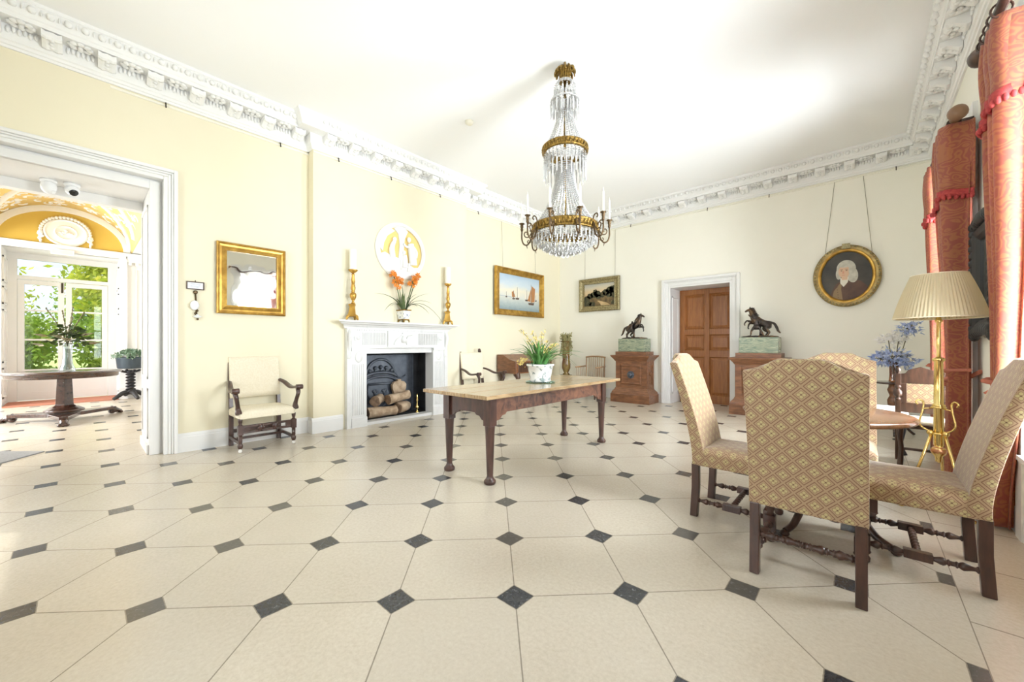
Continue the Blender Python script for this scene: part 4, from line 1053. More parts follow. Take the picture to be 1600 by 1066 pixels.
for y in (-.55,.55):
    MB().tube([(.01,y,.49),(-.035,y,1.47)],.003,5).build('wire', m_wire, t)

# back wall pictures (local: x along wall to the right, -y into the room)
fy = lambda a, d, z: (a, -d, z)
t = thing('landscape_painting', 'dark gilt framed landscape of trees and a path on the back wall', 'painting', (-4.53, YB-.012, 2.37))
prof = [(0,0),(0,.05),(.02,.062),(.05,.05),(.08,.03),(.11,.028),(.125,.034),(.13,.015),(.13,0)]
rect_frame(prof, -.52,.52,-.385,.385, fy).build('frame', m_dgilt, t)
def cv(m, k, poly, d): m.cur = k; m.prism(poly, 'y', -d, -d-.0008)
S = MB(); S.box(-.40,.40,-.009,-.004,-.265,.265)
lm = [painted('evening_sky_paint', [(0,(.55,.38,.20)),(.4,(.62,.47,.28)),(.7,(.56,.50,.38)),(1,(.42,.42,.38))], 4, .4, -.05, .27), mat('dark_ground_paint', (.09,.06,.025), .6, col2=(.20,.13,.05), nscale=8), mat('tree_paint', (.03,.033,.015), .6, col2=(.08,.07,.03), nscale=18), mat('path_paint', (.58,.42,.22), .6, col2=(.40,.27,.12), nscale=9)]
cv(S,1,[(-.40,-.265),(.40,-.265),(.40,.0),(.2,-.03),(-.1,-.05),(-.40,-.1)],.0092)
def blobs(k, cs, d):
    for x, z, r in cs: cv(S,k,[(max(-.399,min(.399,x+r*cos(a)*(1+.15*sin(5*a+x*40)))), max(-.26,z+r*.8*sin(a)*(1+.12*cos(7*a+x*30)))) for a in [2*PI*j/18 for j in range(18)]],d)
blobs(2,[(-.32,-.08,.09),(-.24,-.02,.08),(-.14,0,.09),(-.05,.02,.09),(-.1,.08,.06),(.08,-.01,.08),(.17,.04,.09),(.27,.08,.10),(.35,.10,.1),(.36,-.02,.09),(-.02,-.05,.07),(.25,-.02,.08)],.0101)
cv(S,3,[(-.05,-.14),(.0,-.14),(.2,-.2),(.3,-.265),(.05,-.265),(.02,-.2)],.0105)
blobs(2,[(-.3,-.2,.1),(-.18,-.22,.08),(.36,-.2,.06)],.0111)
S.build('canvas', lm, t)
for x in (-.38,.40): MB().tube([(x,-.01,.38),(x,.0,1.43)],.003,5).build('wire', m_wire, t)

t = thing('oval_portrait', 'oval gilt framed portrait of a person in grey wig and brown coat', 'painting', (-.18, YB-.012, 2.285))
def oring(a, b, d, n=56): return [(a*cos(2*PI*j/n), -d, b*sin(2*PI*j/n)) for j in range(n)]
m = MB(); m.loft([oring(.41,.485,0),oring(.41,.485,.03),oring(.395,.47,.05),oring(.37,.445,.055),oring(.345,.42,.04),oring(.335,.41,.045),oring(.315,.39,.03),oring(.305,.38,.012)], cap0=False, cap1=False); m.build('frame', m_gold2, t)
m = MB(); m.loft([oring(.345,.42,.041),oring(.335,.41,.047),oring(.312,.387,.034),oring(.303,.378,.016)], cap0=False, cap1=False); m.build('gilt_slip', m_gold, t)
m = MB()
for j in range(60): a = 2*PI*j/60; m.sphere((.385*cos(a),-.052,.46*sin(a)),(.016,.012,.016),6,4)
m.box(-.05,.05,-.075,-.04,.42,.50); m.build('carved_border', m_dgilt, t)
S = MB(); S.cur = 0; S.loft([oring(.31,.385,.004),oring(.31,.385,.010)], smooth=False)
pm = [mat('portrait_ground', (.028,.026,.024), .5, col2=(.075,.065,.05), nscale=2.5), mat('brown_coat_paint', (.075,.035,.025), .5, col2=(.13,.065,.04), nscale=6), mat('wig_paint', (.42,.40,.33), .6, col2=(.60,.58,.50), nscale=16), mat('face_paint', (.66,.44,.29), .55), mat('cravat_paint', (.74,.70,.60), .6), mat('waistcoat_paint', (.26,.17,.08), .5), mat('line_paint', (.10,.05,.03), .6), mat('blush_paint', (.62,.30,.20), .6)]
def el(k, x, z, a, b, d, rot=0, n=24): cv(S,k,[(x+a*cos(q)*cos(rot)-b*sin(q)*sin(rot), z+a*cos(q)*sin(rot)+b*sin(q)*cos(rot)) for q in [2*PI*j/n for j in range(n)]],d)
cv(S,1,[(-.20,-.325),(-.17,-.22),(-.12,-.12),(-.04,-.05),(.08,-.06),(.17,-.09),(.24,-.17),(.27,-.25),(.18,-.33),(.0,-.383),(-.12,-.36)],.0102)
cv(S,5,[(-.17,-.335),(-.15,-.23),(-.08,-.12),(-.05,-.10),(-.06,-.2),(-.04,-.37)],.0111)
el(2,.0,.12,.115,.13,.0102); el(2,.07,.02,.07,.13,.0111,.15); el(2,-.09,.04,.035,.09,.0111)
cv(S,4,[(-.07,-.03),(.03,-.02),(.02,-.10),(-.03,-.17),(-.07,-.11)],.012)
el(3,-.025,.07,.068,.10,.0129); cv(S,3,[(-.06,.0),(.02,.0),(.015,-.06),(-.05,-.06)],.0126)
el(2,-.01,.175,.08,.04,.0138,.1); el(2,.06,.08,.03,.09,.0138)
for x in (-.055,.005): el(6,x,.085,.012,.005,.0147); el(6,x,.104,.018,.0035,.0147)
cv(S,7,[(-.036,.085),(-.028,.085),(-.02,.04),(-.05,.04)],.0146); el(7,-.032,.015,.022,.006,.0147)
for j in range(5): el(6,-.11+j*.004,-.17-.04*j,.006,.006,.0147,0,8)
S.build('canvas', pm, t)
for x in (-.26,.30): MB().tube([(x,-.01,.33),(x+(.12 if x<0 else -.10),.0,1.52)],.003,5).build('wire', m_wire, t)

# ================================================================== FAR CORNER
t = thing('slope_top_bureau', 'low reddish slope topped bureau on ball feet in the far left corner', 'desk', (-5.36,6.38,0))
m = MB(); m.prism([(-.26,.62),(.26,.62),(.26,.87),(.10,.90),(-.10,1.0),(-.26,1.0)], 'y', -.6, .6); m.build('case', m_pedwood, t, bevel=.006)
for y in (-.36,0,.36):
    d_ = MB(); d_.box(.26,.272,y-.165,y+.165,.65,.84); D = d_.build('drawer', m_oak, t, bevel=.004); k = MB(); k.lathe([(.006,.272),(.006,.285),(.016,.29),(.012,.30)],(0,y,.745),10,'x'); k.build('knob', m_brass, D)
for x in (-.2,.2):
    for y in (-.52,.52):
        m = MB(); m.tube(spline([(x,y,.63),(x+.05*(x>0),y,.52),(x+.01,y,.30),(x-.01,y,.10),(x+.02,y,.035)],5), [.065,.07,.068,.06,.052,.045,.04,.036,.032,.03,.028,.026,.025,.024,.024,.025,.028,.032,.036,.036,.03], 8); m.build('leg', m_oak, t)
t = thing('plant_stand', 'slim dark stand under the tall vase in the far corner', 'stand', (-5.15,7.62,0))
m = MB(); m.lathe([(.02,.47),(.14,.475),(.14,.50),(.02,.50)], n=20); m.lathe([(.03,.1),(.02,.2),(.03,.3),(.02,.47)], n=12); m.build('pillar', m_oak, t)
for k in range(3):
    a = k*2.1; m = MB(); m.tube([(.02*cos(a),.02*sin(a),.14),(.1*cos(a),.1*sin(a),.1),(.18*cos(a),.18*sin(a),.02)],.018,6); m.build('leg', m_oak, t)
t = thing('tall_vase', 'tall slender vase of dried stems standing in the far corner', 'vase', (-5.15,7.62,.50))
m = MB(); m.lathe([(.07,0),(.09,.01),(.05,.05),(.065,.08),(.10,.16),(.10,.26),(.085,.36),(.085,.74),(.10,.765),(.15,.775),(.155,.785),(.09,.79),(.07,.77)], n=20); m.build('body', m_ruby, t)
m = MB(); r4 = random.Random(5)
for k in range(90):
    a = r4.random()*6.28; L = r4.uniform(.06,.2); dr = r4.uniform(-.5,.22)
    p = spline([(.05*cos(a),.05*sin(a),.76),(.08*cos(a),.08*sin(a),.8+.14*r4.random()),((.09+L*.35)*cos(a),(.09+L*.35)*sin(a),.82+dr*.8)],4); m.tube(p,.004,4)
    for q in p[3:]: m.sphere((q.x+r4.uniform(-.01,.01),q.y+r4.uniform(-.01,.01),q.z),(.012,.012,.012),5,3)
m.build('dried_stems', m_dry, t)
t = thing('spindle_chair', 'light wooden spindle back armchair against the back wall left of the pedestal', 'chair', (-4.55,7.70,0))
m = MB(); m.loft([ring_at(.24,.21,.03,z) for z in (.42,.445)], smooth=False); m.build('seat', m_oak, t)
for x in (-.21,.21):
    for y in (-.18,.18): MB().tube([(x,y,0),(x,y,.43)],[.014,.018],8).build('leg', m_oak, t)
sp = mat('pale_spindle_wood', (.34,.20,.10), .45, col2=(.46,.28,.15), nscale=8)
m = MB(); m.tube(spline([(-.235,.205,.44),(-.235,.215,.7),(-.235,.225,.915)],3),.014,8); m.tube(spline([(.235,.205,.44),(.235,.215,.7),(.235,.225,.915)],3),.014,8); m.tube(spline([(-.25,.225,.915),(-.1,.225,.935),(0,.225,.935),(.1,.225,.935),(.25,.225,.915)],4),.017,8)
m.build('back_frame', sp, t)
for k in range(7): x = -.165+.055*k; MB().tube([(x,.205,.44),(x,.225,.925)],.008,6).build('spindle', sp, t)
for s in (-1,1):
    m = MB(); m.tube([(s*.245,.215,.71),(s*.26,-.2,.70)],.016,8)
    for k in range(5): y = -.17+.075*k; m.tube([(s*.24,y,.44),(s*.255,y,.70)],.007,6)
    m.build('armrest', sp, t)

# ================================================================== PEDESTALS, MARBLE BLOCKS, BRONZES
def pedestal(label, x):
    t = thing('pedestal_cabinet', label, 'pedestal', (x, 7.81, 0), 0, 'walnut pedestals flanking the oak door')
    def R4(w, d, z): return [(-w,-d,z),(w,-d,z),(w,d,z),(-w,d,z)]
    m = MB(); m.loft([R4(a,b,z) for a, b, z in ((.42,.25,0),(.42,.25,.17),(.405,.235,.19),(.40,.23,.215),(.355,.19,.27),(.345,.18,.30))], smooth=False); m.build('plinth', m_pedwood, t)
    m = MB(); m.box(-.33,.33,-.165,.20,.30,.86); 
    for x0, x1 in ((-.335,-.24),(.24,.335)): m.box(x0,x1,-.18,-.165,.30,.86)
    m.box(-.24,.24,-.18,-.165,.30,.36); m.box(-.24,.24,-.18,-.165,.80,.86)
    for s in (-1,1):
        m.box(s*.33,s*.345,-.16,-.09,.30,.86); m.box(s*.33,s*.345,.12,.19,.30,.86); m.box(s*.33,s*.345,-.09,.12,.30,.38); m.box(s*.33,s*.345,-.09,.12,.78,.86)
        # round side roundels
        m.lathe([(.02,.33*s),(.045,.337*s),(.05,.345*s),(.03,.35*s),(.01,.36*s)],(0,.015,.60),14,'x')
    m.build('carcass', m_pedwood, t, bevel=.004)
    d_ = MB(); d_.loft([[(-.235,-.168,.365),(.235,-.168,.365),(.235,-.168,.795),(-.235,-.168,.795)],[(-.20,-.182,.40),(.20,-.182,.40),(.20,-.182,.76),(-.20,-.182,.76)],[(-.18,-.172,.42),(.18,-.172,.42),(.18,-.172,.74),(-.18,-.172,.74)]], smooth=False, cap0=False)
    D = d_.build('door', m_pedwood, t)
    k = MB(); k.lathe([(.075,-.172),(.078,-.18),(.06,-.19),(.03,-.192),(.028,-.21),(.04,-.22),(.03,-.235),(.01,-.24)],(0,0,.58),18,'y')
    for q in range(10): a = q*PI/5; k.sphere((.06*cos(a),-.19,.58+.06*sin(a)),(.016,.012,.016),6,4)
    k.build('boss', m_iron, D)
    m = MB(); m.loft([R4(a,b,z) for a, b, z in ((.345,.19,.86),(.36,.2,.885),(.37,.21,.90),(.415,.245,.955),(.425,.25,.97),(.425,.25,.985),(.33,.20,.99),(.33,.20,1.06))], smooth=False); m.build('cornice', m_pedwood, t)
    return t
p1 = pedestal('walnut pedestal cabinet left of the oak door, dark round boss on its front', -3.56)
dup(p1, (-1.30,7.81,0), None, 'walnut pedestal cabinet right of the oak door, partly hidden by the chairs')
for x, lab in ((-3.56,'green veined marble block under the left bronze horse'),(-1.30,'green veined marble block under the right bronze horse')):
    t = thing('marble_block', lab, 'marble plinth', (x,7.81,1.06), 0, 'marble blocks on the pedestals')
    MB().box(-.285,.285,-.165,.165,0,.27).build('block', m_greenm, t, bevel=.008)
def skin(name, nodes, edges, mt, parent, root=0, sub=2):
    me = bpy.data.meshes.new(name); me.from_pydata([n[:3] for n in nodes], edges, []); me.materials.append(mt)
    o = bpy.data.objects.new(name, me); COL.objects.link(o); o.parent = parent
    sk = o.modifiers.new('skin', 'SKIN'); sk.use_smooth_shade = True
    if not me.skin_vertices: me.attributes  # layer is made by the modifier
    for i, n in enumerate(nodes):
        r = n[3] if isinstance(n[3], tuple) else (n[3], n[3])
        me.skin_vertices[0].data[i].radius = r
        me.skin_vertices[0].data[i].use_root = (i == root)
    sb = o.modifiers.new('sub', 'SUBSURF'); sb.levels = sub; sb.render_levels = sub
    return o
def horse_group(label, loc, flip, variant):
    t = thing('bronze_horse', label, 'statue', loc, 0, 'bronze rearing horses')
    F = -1 if flip else 1
    nodes = []; edges = []
    def chain(start, pts):
        prev = start
        for p in pts:
            nodes.append((F*p[0], p[1], p[2], p[3])); i = len(nodes)-1
            if prev is not None: edges.append((prev, i))
            prev = i
        return prev
    chain(None, [(-.12,0,.215,(.072,.076)), (-.055,0,.235,.068), (.01,0,.265,.072), (.065,0,.305,(.074,.068))])   # 0..3 trunk
    chain(3, [(.095,0,.365,.058),(.115,0,.42,.047),(.135,0,.465,.037),(.165,0,.483,.029),(.20,0,.462,.019),(.225,0,.446,.015)])
    for s, dx in ((-1,0),(1,.045)):
        chain(0, [(-.125,s*.045,.185,.052),(-.085+dx,s*.056,.145,.036),(-.155+dx,s*.052,.085,.016),(-.125+dx,s*.052,.035,.011),(-.105+dx,s*.052,.014,.014)])
    for s, kx, kz, fx_, fz in ((-1,.185,.295,.225,.235),(1,.165,.245,.185,.175)):
        chain(3, [(.085,s*.042,.255,.03),(kx,s*.045,kz,.016),(fx_,s*.045,fz,.010),(fx_-.012,s*.045,fz-.03,.013)])
    chain(0, [(-.175,0,.25,.018),(-.215,0,.225,.022),(-.245,0,.16,.024),(-.265,0,.10,.018),(-.30,0,.065,.009)])
    skin('horse', nodes, edges, m_bronze, t)
    m = MB()
    for k in range(26):    # flying mane
        f = k/25; bx = .09+.075*f; bz = .355+.145*f
        a = rnd.uniform(-.02,.02)
        p = [(F*(bx-.015),a,bz),(F*(bx-.045-.02*rnd.random()),a*1.5,bz+.01),(F*(bx-.075-.02*rnd.random()),a*2.2,bz-.02+.03*rnd.random())]
        m.tube(p,[.012,.009,.003],5)
    for s in (-1,1): m.tube([(F*.148,s*.016,.50),(F*.142,s*.02,.535)],[.009,.002],5)
    m.tube([(F*.165,-.025,.488),(F*.21,-.02,.455)],.004,4); m.build('mane', m_bronze, t)
    gx = -.03 if variant == 0 else .03
    nodes = []; edges = []
    y = -.10
    chain(None, [(gx,y,.205,.03),(gx+.01,y,.245,.028),(gx+.02,y+.005,.285,.033),(gx+.025,y+.005,.318,.018),(gx+.03,y,.345,.022),(gx+.034,y,.366,.018)])
    chain(0, [(gx+.04,y-.01,.165,.024),(gx+.075,y-.01,.105,.017),(gx+.085,y-.01,.03,.011),(gx+.105,y-.01,.018,.010)])
    chain(0, [(gx-.035,y+.01,.16,.024),(gx-.07,y+.005,.10,.017),(gx-.105,y,.03,.011),(gx-.09,y,.016,.010)])
    chain(2, [(gx+.05,y-.01,.31,.016),(gx+.085,y,.345,.012),(gx+.12,y+.03,.385,.010),(gx+.13,y+.035,.395,.009)])
    chain(2, [(gx-.02,y-.01,.295,.016),(gx-.05,y-.01,.25,.012),(gx-.03,y-.02,.215,.009)])
    skin('groom', nodes, edges, m_bronze, t)
    m = MB(); m.loft([[(F*(gx+.005+q[0]), y+q[1], z) for q in [(rw*cos(a)*(1+.15*sin(5*a)), rw*.8*sin(a)) for a in [2*PI*j/16 for j in range(16)]]] for z, rw in ((.13,.045),(.18,.045),(.215,.038))]); m.build('drapery', m_bronze, t)
    m = MB(); rings = []
    for sc, z in ((1,0),(1,.012),(.9,.022),(.5,.03)):
        rings.append([(.27*sc*cos(a)*(1+.05*sin(4*a)), .14*sc*sin(a)*(1+.07*cos(3*a)), z) for a in [2*PI*j/28 for j in range(28)]])
    m.loft(rings)
    for k in range(10): a = rnd.random()*6.28; m.sphere((.2*cos(a)*rnd.random(),.1*sin(a),.02),(.04,.03,.014),8,5)
    m.tube([(F*-.02,0,.02),(F*-.01,.0,.10),(F*.0,0,.21)],[.03,.014,.018],8)
    m.build('rocky_base', m_bronze, t)
    return t
horse_group('bronze rearing horse with a groom, facing right, left of the oak door', (-3.56,7.81,1.33), False, 0)
horse_group('bronze rearing horse with a groom, facing left, right of the oak door', (-1.30,7.81,1.33), True, 1)
# ================================================================== WINDOW SIDE
t = thing('standard_lamp', 'tall polished brass standard lamp with wide pleated cream shade', 'floor lamp', (.4136,4.14,0))
m = MB(); m.lathe([(.004,.35),(.018,.36),(.018,.38),(.024,.40),(.038,.415),(.042,.435),(.036,.455),(.022,.465),(.027,.48),(.027,.75),(.035,.755),(.035,.77),(.026,.775),(.024,1.08),(.032,1.085),(.034,1.10),(.02,1.11),(.012,1.115),(.012,1.36),(.02,1.365),(.02,1.38),(.014,1.385),(.012,1.41),(.022,1.42),(.022,1.45),(.01,1.46),(.01,1.50)], n=20)
for z in (.56,.75): m.lathe([(.022,z-.008),(.04,z-.006),(.04,z+.006),(.022,z+.008)], n=16)
m.build('column', m_brass, t)
m = MB(); m.sphere((0,0,.435),(.043,.043,.036),14,8); m.build('knop', mat('copper_knop', (.62,.30,.16), .3, .9), t)
for k in range(3):
    a = R(-45+120*k); c, s_ = cos(a), sin(a); m = MB()
    m.tube([(.035*c,.035*s_,.57),(.10*c,.10*s_,.33),(.20*c,.20*s_,.012)], .009, 8); m.sphere((.20*c,.20*s_,.014),(.02,.02,.014),8,6); m.sphere((.045*c,.045*s_,.565),.02,8,6)
    m.tube(spline([(.04*c,.04*s_,.57),(.10*c,.10*s_,.62),(.085*c,.085*s_,.72),(.08*c,.08*s_,.78),(.10*c,.10*s_,.80),(.12*c,.12*s_,.785),(.11*c,.11*s_,.765)],5), .006, 6)
    m.tube([(.022*c,.022*s_,.745),(.085*c,.085*s_,.735)], .005, 6)
    m.build('leg', m_brass, t)
m = MB(); nP = 144; rings = []
for f in range(7):
    v = f/6; r0 = .238-.095*v+.006*sin(PI*v); z = 1.394+.31*v
    rings.append([(r0*(1+(.012 if j % 2 else -.012))*cos(2*PI*j/nP), r0*(1+(.012 if j % 2 else -.012))*sin(2*PI*j/nP), z) for j in range(nP)])
m.loft(rings, cap0=False, cap1=False, smooth=False)
def shade_mat():
    mm, nt, b, out = newmat('pleated_silk_shade'); b.inputs['Base Color'].default_value = (.80,.73,.55,1); b.inputs['Roughness'].default_value = .8
    tr = N(nt, 'ShaderNodeBsdfTranslucent'); tr.inputs[0].default_value = (.85,.78,.60,1); mx = N(nt, 'ShaderNodeMixShader'); mx.inputs[0].default_value = .55
    nt.links.new(b.outputs[0], mx.inputs[1]); nt.links.new(tr.outputs[0], mx.inputs[2]); nt.links.new(mx.outputs[0], out.inputs[0]); return mm
m.build('lamp_shade', shade_mat(), t, solid=.002)
m = MB(); m.tube([(.238*cos(2*PI*j/48),.238*sin(2*PI*j/48),1.394) for j in range(48)], .004, 6, True); m.tube([(.143*cos(2*PI*j/48),.143*sin(2*PI*j/48),1.704) for j in range(48)], .004, 6, True)
for k in range(3): m.tube([(0,0,1.69),(.143*cos(k*2.1),.143*sin(k*2.1),1.702)], .003, 5)
m.tube([(0,0,1.5),(0,0,1.69)], .004, 6); m.build('shade_trim', m_cream, t)

t = thing('oak_hall_chair', 'dark carved oak hall chair with pale panel in its back, behind the brass lamp', 'chair', (.45,5.57,0), PI)
for s in (-1,1):
    m = MB(); m.box(s*.165-.022,s*.165+.022,-.205,-.165,0,.62); m.lathe([(.022,.62),(.028,.635),(.018,.65),(.034,.67),(.038,.70),(.03,.725),(.018,.74),(.03,.76),(.022,.78)], (s*.165,-.185,0), 12); m.box(s*.165-.022,s*.165+.022,-.205,-.165,.78,.90)
    m.lathe([(.012,.90),(.012,.91),(.022,.925),(.024,.94),(.016,.955),(.004,.96)], (s*.165,-.185,0), 12); m.build('leg', m_oak, t, bevel=.003)
    m = MB(); m.tube(spline([(s*.165,.16,.43),(s*.17,.175,.32),(s*.16,.165,.18),(s*.17,.19,.02)],5), [.028,.028,.028,.027,.026,.025,.023,.021,.02,.02,.019,.019,.02,.021,.022,.022], 8); m.build('leg', m_oak, t)
m = MB(); m.box(-.145,.145,-.2,-.172,.50,.60); m.box(-.145,-.10,-.2,-.172,.60,.80); m.box(.10,.145,-.2,-.172,.60,.80); m.prism([(-.145,.80),(.145,.80),(.145,.90),(.11,.905),(.09,.94),(.0,.975),(-.09,.94),(-.11,.905),(-.145,.90)], 'y', -.2, -.172); m.build('back_frame', m_oak, t, bevel=.004)
MB().box(-.10,.10,-.196,-.176,.60,.80).build('back_panel', m_fabric, t)
m = MB(); m.box(-.19,.19,-.2,.2,.39,.43); m.build('seat_rail', m_oak, t, bevel=.004)
m = MB(); m.loft([ring_at(.18-i,.19-i,.03,z) for i, z in ((0,.43),(0,.45),(.015,.468),(.06,.478))]); m.build('cushion', m_cream, t)
m = MB(); m.tube([(-.165,-.18,.12),(.165,-.18,.12)],.014,8); m.build('stretcher', m_oak, t)

t = thing('upholstered_stool', 'low stool with white padded seat behind the round pillar table', 'stool', (.13,6.15,0))
m = MB(); m.loft([ring_at(.25-i,.2-i,.04,z) for i, z in ((0,.40),(0,.46),(.02,.485),(.08,.497))]); m.build('seat', mat('white_cloth', (.82,.81,.78), .9), t)
for x in (-.2,.2):
    for y in (-.15,.15): MB().tube(spline([(x,y,.41),(x*1.05,y*1.05,.3),(x*.95,y*.95,.12),(x*1.1,y*1.1,.0)],4),[.03,.03,.03,.028,.026,.024,.022,.02,.018,.018,.02,.022,.022],8).build('leg', m_black, t)

t = thing('wine_table', 'small round dark wine table in the far window corner, under the blue flowers', 'table', (.32,7.28,0))
m = MB(); m.lathe([(.02,.675),(.19,.68),(.205,.69),(.205,.70),(.195,.705),(.02,.703)], n=32); m.build('tabletop', m_mahog, t)
m = MB(); m.lathe([(.03,.12),(.05,.14),(.05,.17),(.03,.2),(.035,.32),(.06,.40),(.065,.46),(.04,.52),(.05,.55),(.065,.60),(.05,.64),(.05,.68)], n=16); m.build('pillar', m_pedwood, t)
for k in range(3):
    a = R(30+120*k); m = MB(); m.tube([(q.x*cos(a),q.x*sin(a),q.z) for q in spline([(.03,0,.16),(.1,0,.15),(.18,0,.06),(.23,0,.015)],4)],.018,6); m.build('leg', m_mahog, t)
t = thing('flower_vase', 'amber glass vase of blue and white flowers on the small wine table', 'vase', (.32,7.28,.705))
m = MB(); m.lathe([(.02,0),(.05,.002),(.048,.02),(.042,.1),(.046,.26),(.05,.28),(.045,.28),(.04,.1),(.02,.02)], n=20); m.build('vase', glass_mat('amber_glass', (.75,.42,.2), .15), t)
r5 = random.Random(9); st = MB(); fb = MB(); fw = MB()
for (dx, dy, h, s, k) in ((0,0,.33,.17,0),(-.12,-.02,.30,.12,0),(.12,0,.27,.13,0),(-.05,.02,.56,.13,1),(.05,0,.6,.10,1),(.15,.03,.72,.13,0)):
    st.tube(spline([(0,0,.02),(dx*.3,dy*.3,.25),(dx,dy,h)],4), .005, 5)
    for q in range(60 if k == 0 else 40):
        d = Vector((r5.gauss(0,1),r5.gauss(0,1),r5.gauss(0,1))).normalized()*s*r5.uniform(.5,1.05); d.z *= .75
        c = Vector((dx,dy,h))+d
        if k == 0 and q % 2 == 0: st.tube([(dx,dy,h),c],.002,4)
        (fb if k == 0 else fw).add([c, c+d.orthogonal().normalized()*.014, c+d.normalized()*.055, c-d.orthogonal().normalized()*.014], [(0,1,2,3)])
        flower(fb if k == 0 else fw, c, r5.uniform(.02,.035), d, 5, r5)
st.build('stems', m_stem, t); fb.build('blue_flowers', m_blue, t); fw.build('white_flowers', m_whitepetal, t)

# curtains
def curtain(label, yo, sgn, width, seed, xc=.635, am0=.088, L0=.5, L1=.05, swing=0, tie=True):
    """yo: outer end on the pole, sgn: direction towards the middle of the window"""
    t = thing('curtain', label, 'curtain', (0,0,0), 0, 'terracotta damask curtains')
    VT = .70; ZT = 3.08
    def wid(v):
        if v < VT: return 1-.58*smooth01((v/VT)**1.6)
        return .42+(.22 if not swing else .0)*smooth01((v-VT)/.3)
    def base(u, v):
        k = wid(v); f = smooth01(v/VT)
        q = u; am = am0*(1-.35*f)
        x = xc + .01*f + am*cos(2*PI*3*u) + .012*sin(u*47+seed*2)*(v > .02) - .02*sin(PI*min(1,v/VT))*(1-f)
        y = yo + sgn*width*k*(u + .055*sin(2*PI*6*u)) + .012*sin(u*31+seed+v*3)
        x = min(x, .733); y -= sgn*swing*smooth01((v-VT)/.3); y += sgn*.3*swing*u*smooth01((v-VT)/.3)*0
        z = ZT - v*(ZT-.02)
        if q: z -= 0
        return x, y, z
    m = MB(); m.grid(lambda u, v: base(u, v), 110, 44); m.uv = [(1.5*i/110+seed, 3.1*j/44) for i in range(111) for j in range(45)]; m.build('drape', m_damask, t, solid=.006)
    def val(u, v, off=.018):
        x, y, z = base(u, 0)
        L = L0 + L1*u + .03*sin(u*9+seed)
        puff = off*(1+.6*sin(PI*min(1,v*1.3)))
        if u < .12: y -= sgn*puff
        x -= puff*min(1, u/.1)
        return x, y, 3.112 - v*L
    m = MB(); m.grid(lambda u, v: val(u, v), 90, 14); m.uv = [(1.5*i/90+seed+.4, .6*j/14) for i in range(91) for j in range(15)]; m.build('valance', m_damask, t, solid=.008)
    m = MB(); m.grid(lambda u, v: (lambda p: (p[0]-.006, p[1]-sgn*.004*(u<.12), p[2]-.06*v+.01))(val(u, 1)), 120, 2)
    for k in range(46):
        p = val((k+.5)/46, 1); m.sphere((p[0]-.01,p[1]-sgn*.006*((k+.5)/46<.12),p[2]-.055),(.011,.011,.02),6,4)
    m.build('fringe', m_fringe, t, solid=.01)
    if tie:
        pts = []; zt = ZT-VT*(ZT-.02)
        for k in range(28):
            u = k/27; x, y, z = base(.0+u*1.0, VT); pts.append((x-(.03 if u > .12 else 0), y-sgn*.02*(u<.1), zt + .05-.14*smooth01((u)/.8)))
        for k in range(10):
            u = k/9; pts.append((.66+.08*u, yo+sgn*width*.42*(1-u), zt-.06+.1*u))
        m = MB(); m.tube(pts, .016, 8); p = pts[16]; m.sphere(p,(.035,.03,.03),8,6)
        for s in (-1,1): m.tube([p,(p[0]-.02,p[1]+s*.02,p[2]-.14)],[.012,.02],6)
        m.build('tieback', m_lining, t)
curtain('tall terracotta curtain nearest the picture edge, pink in the window light', 3.92, -1, .40, 1.0, .66, .072, .49, -.07, .22)
curtain('dark terracotta curtain on the near side of the further window, behind the lamp shade', 5.03, 1, .46, 2.3, .617, .09, .57, .08)
curtain('terracotta curtain at the far side of the further window, next to the oval portrait', 6.46, -1, .40, 4.1)
def pole(label, y0, y1):
    t = thing('curtain_pole', label, 'curtain pole', (.60,(y0+y1)/2,3.15), 0, 'wooden curtain poles'); h = (y1-y0)/2
    m = MB(); m.tube([(0,-h,0),(0,h,0)], .026, 12); m.build('rod', m_walnut, t)
    for s in (-1,1):
        m = MB(); m.lathe([(.026,s*(h-.02)),(.036,s*(h+.0)),(.036,s*(h+.01)),(.022,s*(h+.03)),(.03,s*(h+.06)),(.055,s*(h+.09)),(.064,s*(h+.125)),(.055,s*(h+.16)),(.02,s*(h+.18))], n=16, axis='y'); m.build('finial', mat('finial_wood', (.22,.12,.065), .35) if s < 0 else m_oak, t)
        m = MB(); m.box(0,.12,s*(h-.10)-.015,s*(h-.10)+.015,-.02,.02); m.build('bracket', m_walnut, t)
    for k in range(10):
        yy = -h+.04+(.045*k if k < 5 else 2*h-.08-.045*(k-5)*2+.0) if True else 0
        m = MB(); m.tube([(.042*cos(2*PI*j/16),yy,-.014+.042*sin(2*PI*j/16)) for j in range(16)],.006,6,True); m.build('ring', m_walnut, t)
pole('dark wooden curtain pole with knob ends over the further window', 5.05, 6.46)
pole('dark wooden curtain pole over the near window at the picture edge', 2.60, 3.95)
t = thing('pier_mirror', 'black carved frame mirror on the pier between the two windows', 'mirror', (XR-.002, 4.63, 1.72))
m = MB(); rings = []
for (y, z, sy, sz) in ((-.30,-.42,1,1),(.30,-.42,-1,1),(.30,.42,-1,-1),(-.30,.42,1,-1),(-.30,-.42,1,1)):
    rings.append([(-d, y+sy*i, z+sz*i) for i, d in ((0,0),(0,.05),(.03,.075),(.07,.06),(.10,.04),(.11,0))])
m.loft(rings, cap0=False, cap1=False, smooth=False)
for k in range(16):
    z = -.45+.9*k/15
    for y in (-.31,.31): m.sphere((-.055,y+.01*sin(k*2.2),z),(.035,.045,.045),8,5)
for k in range(11):
    y = -.3+.6*k/10
    for z in (-.43,.44): m.sphere((-.055,y,z+.03*cos((k-5)*.3)),(.035,.045,.05),8,5)
m.sphere((-.06,0,.46),(.04,.14,.05),12,8); m.build('carved_frame', m_black, t)
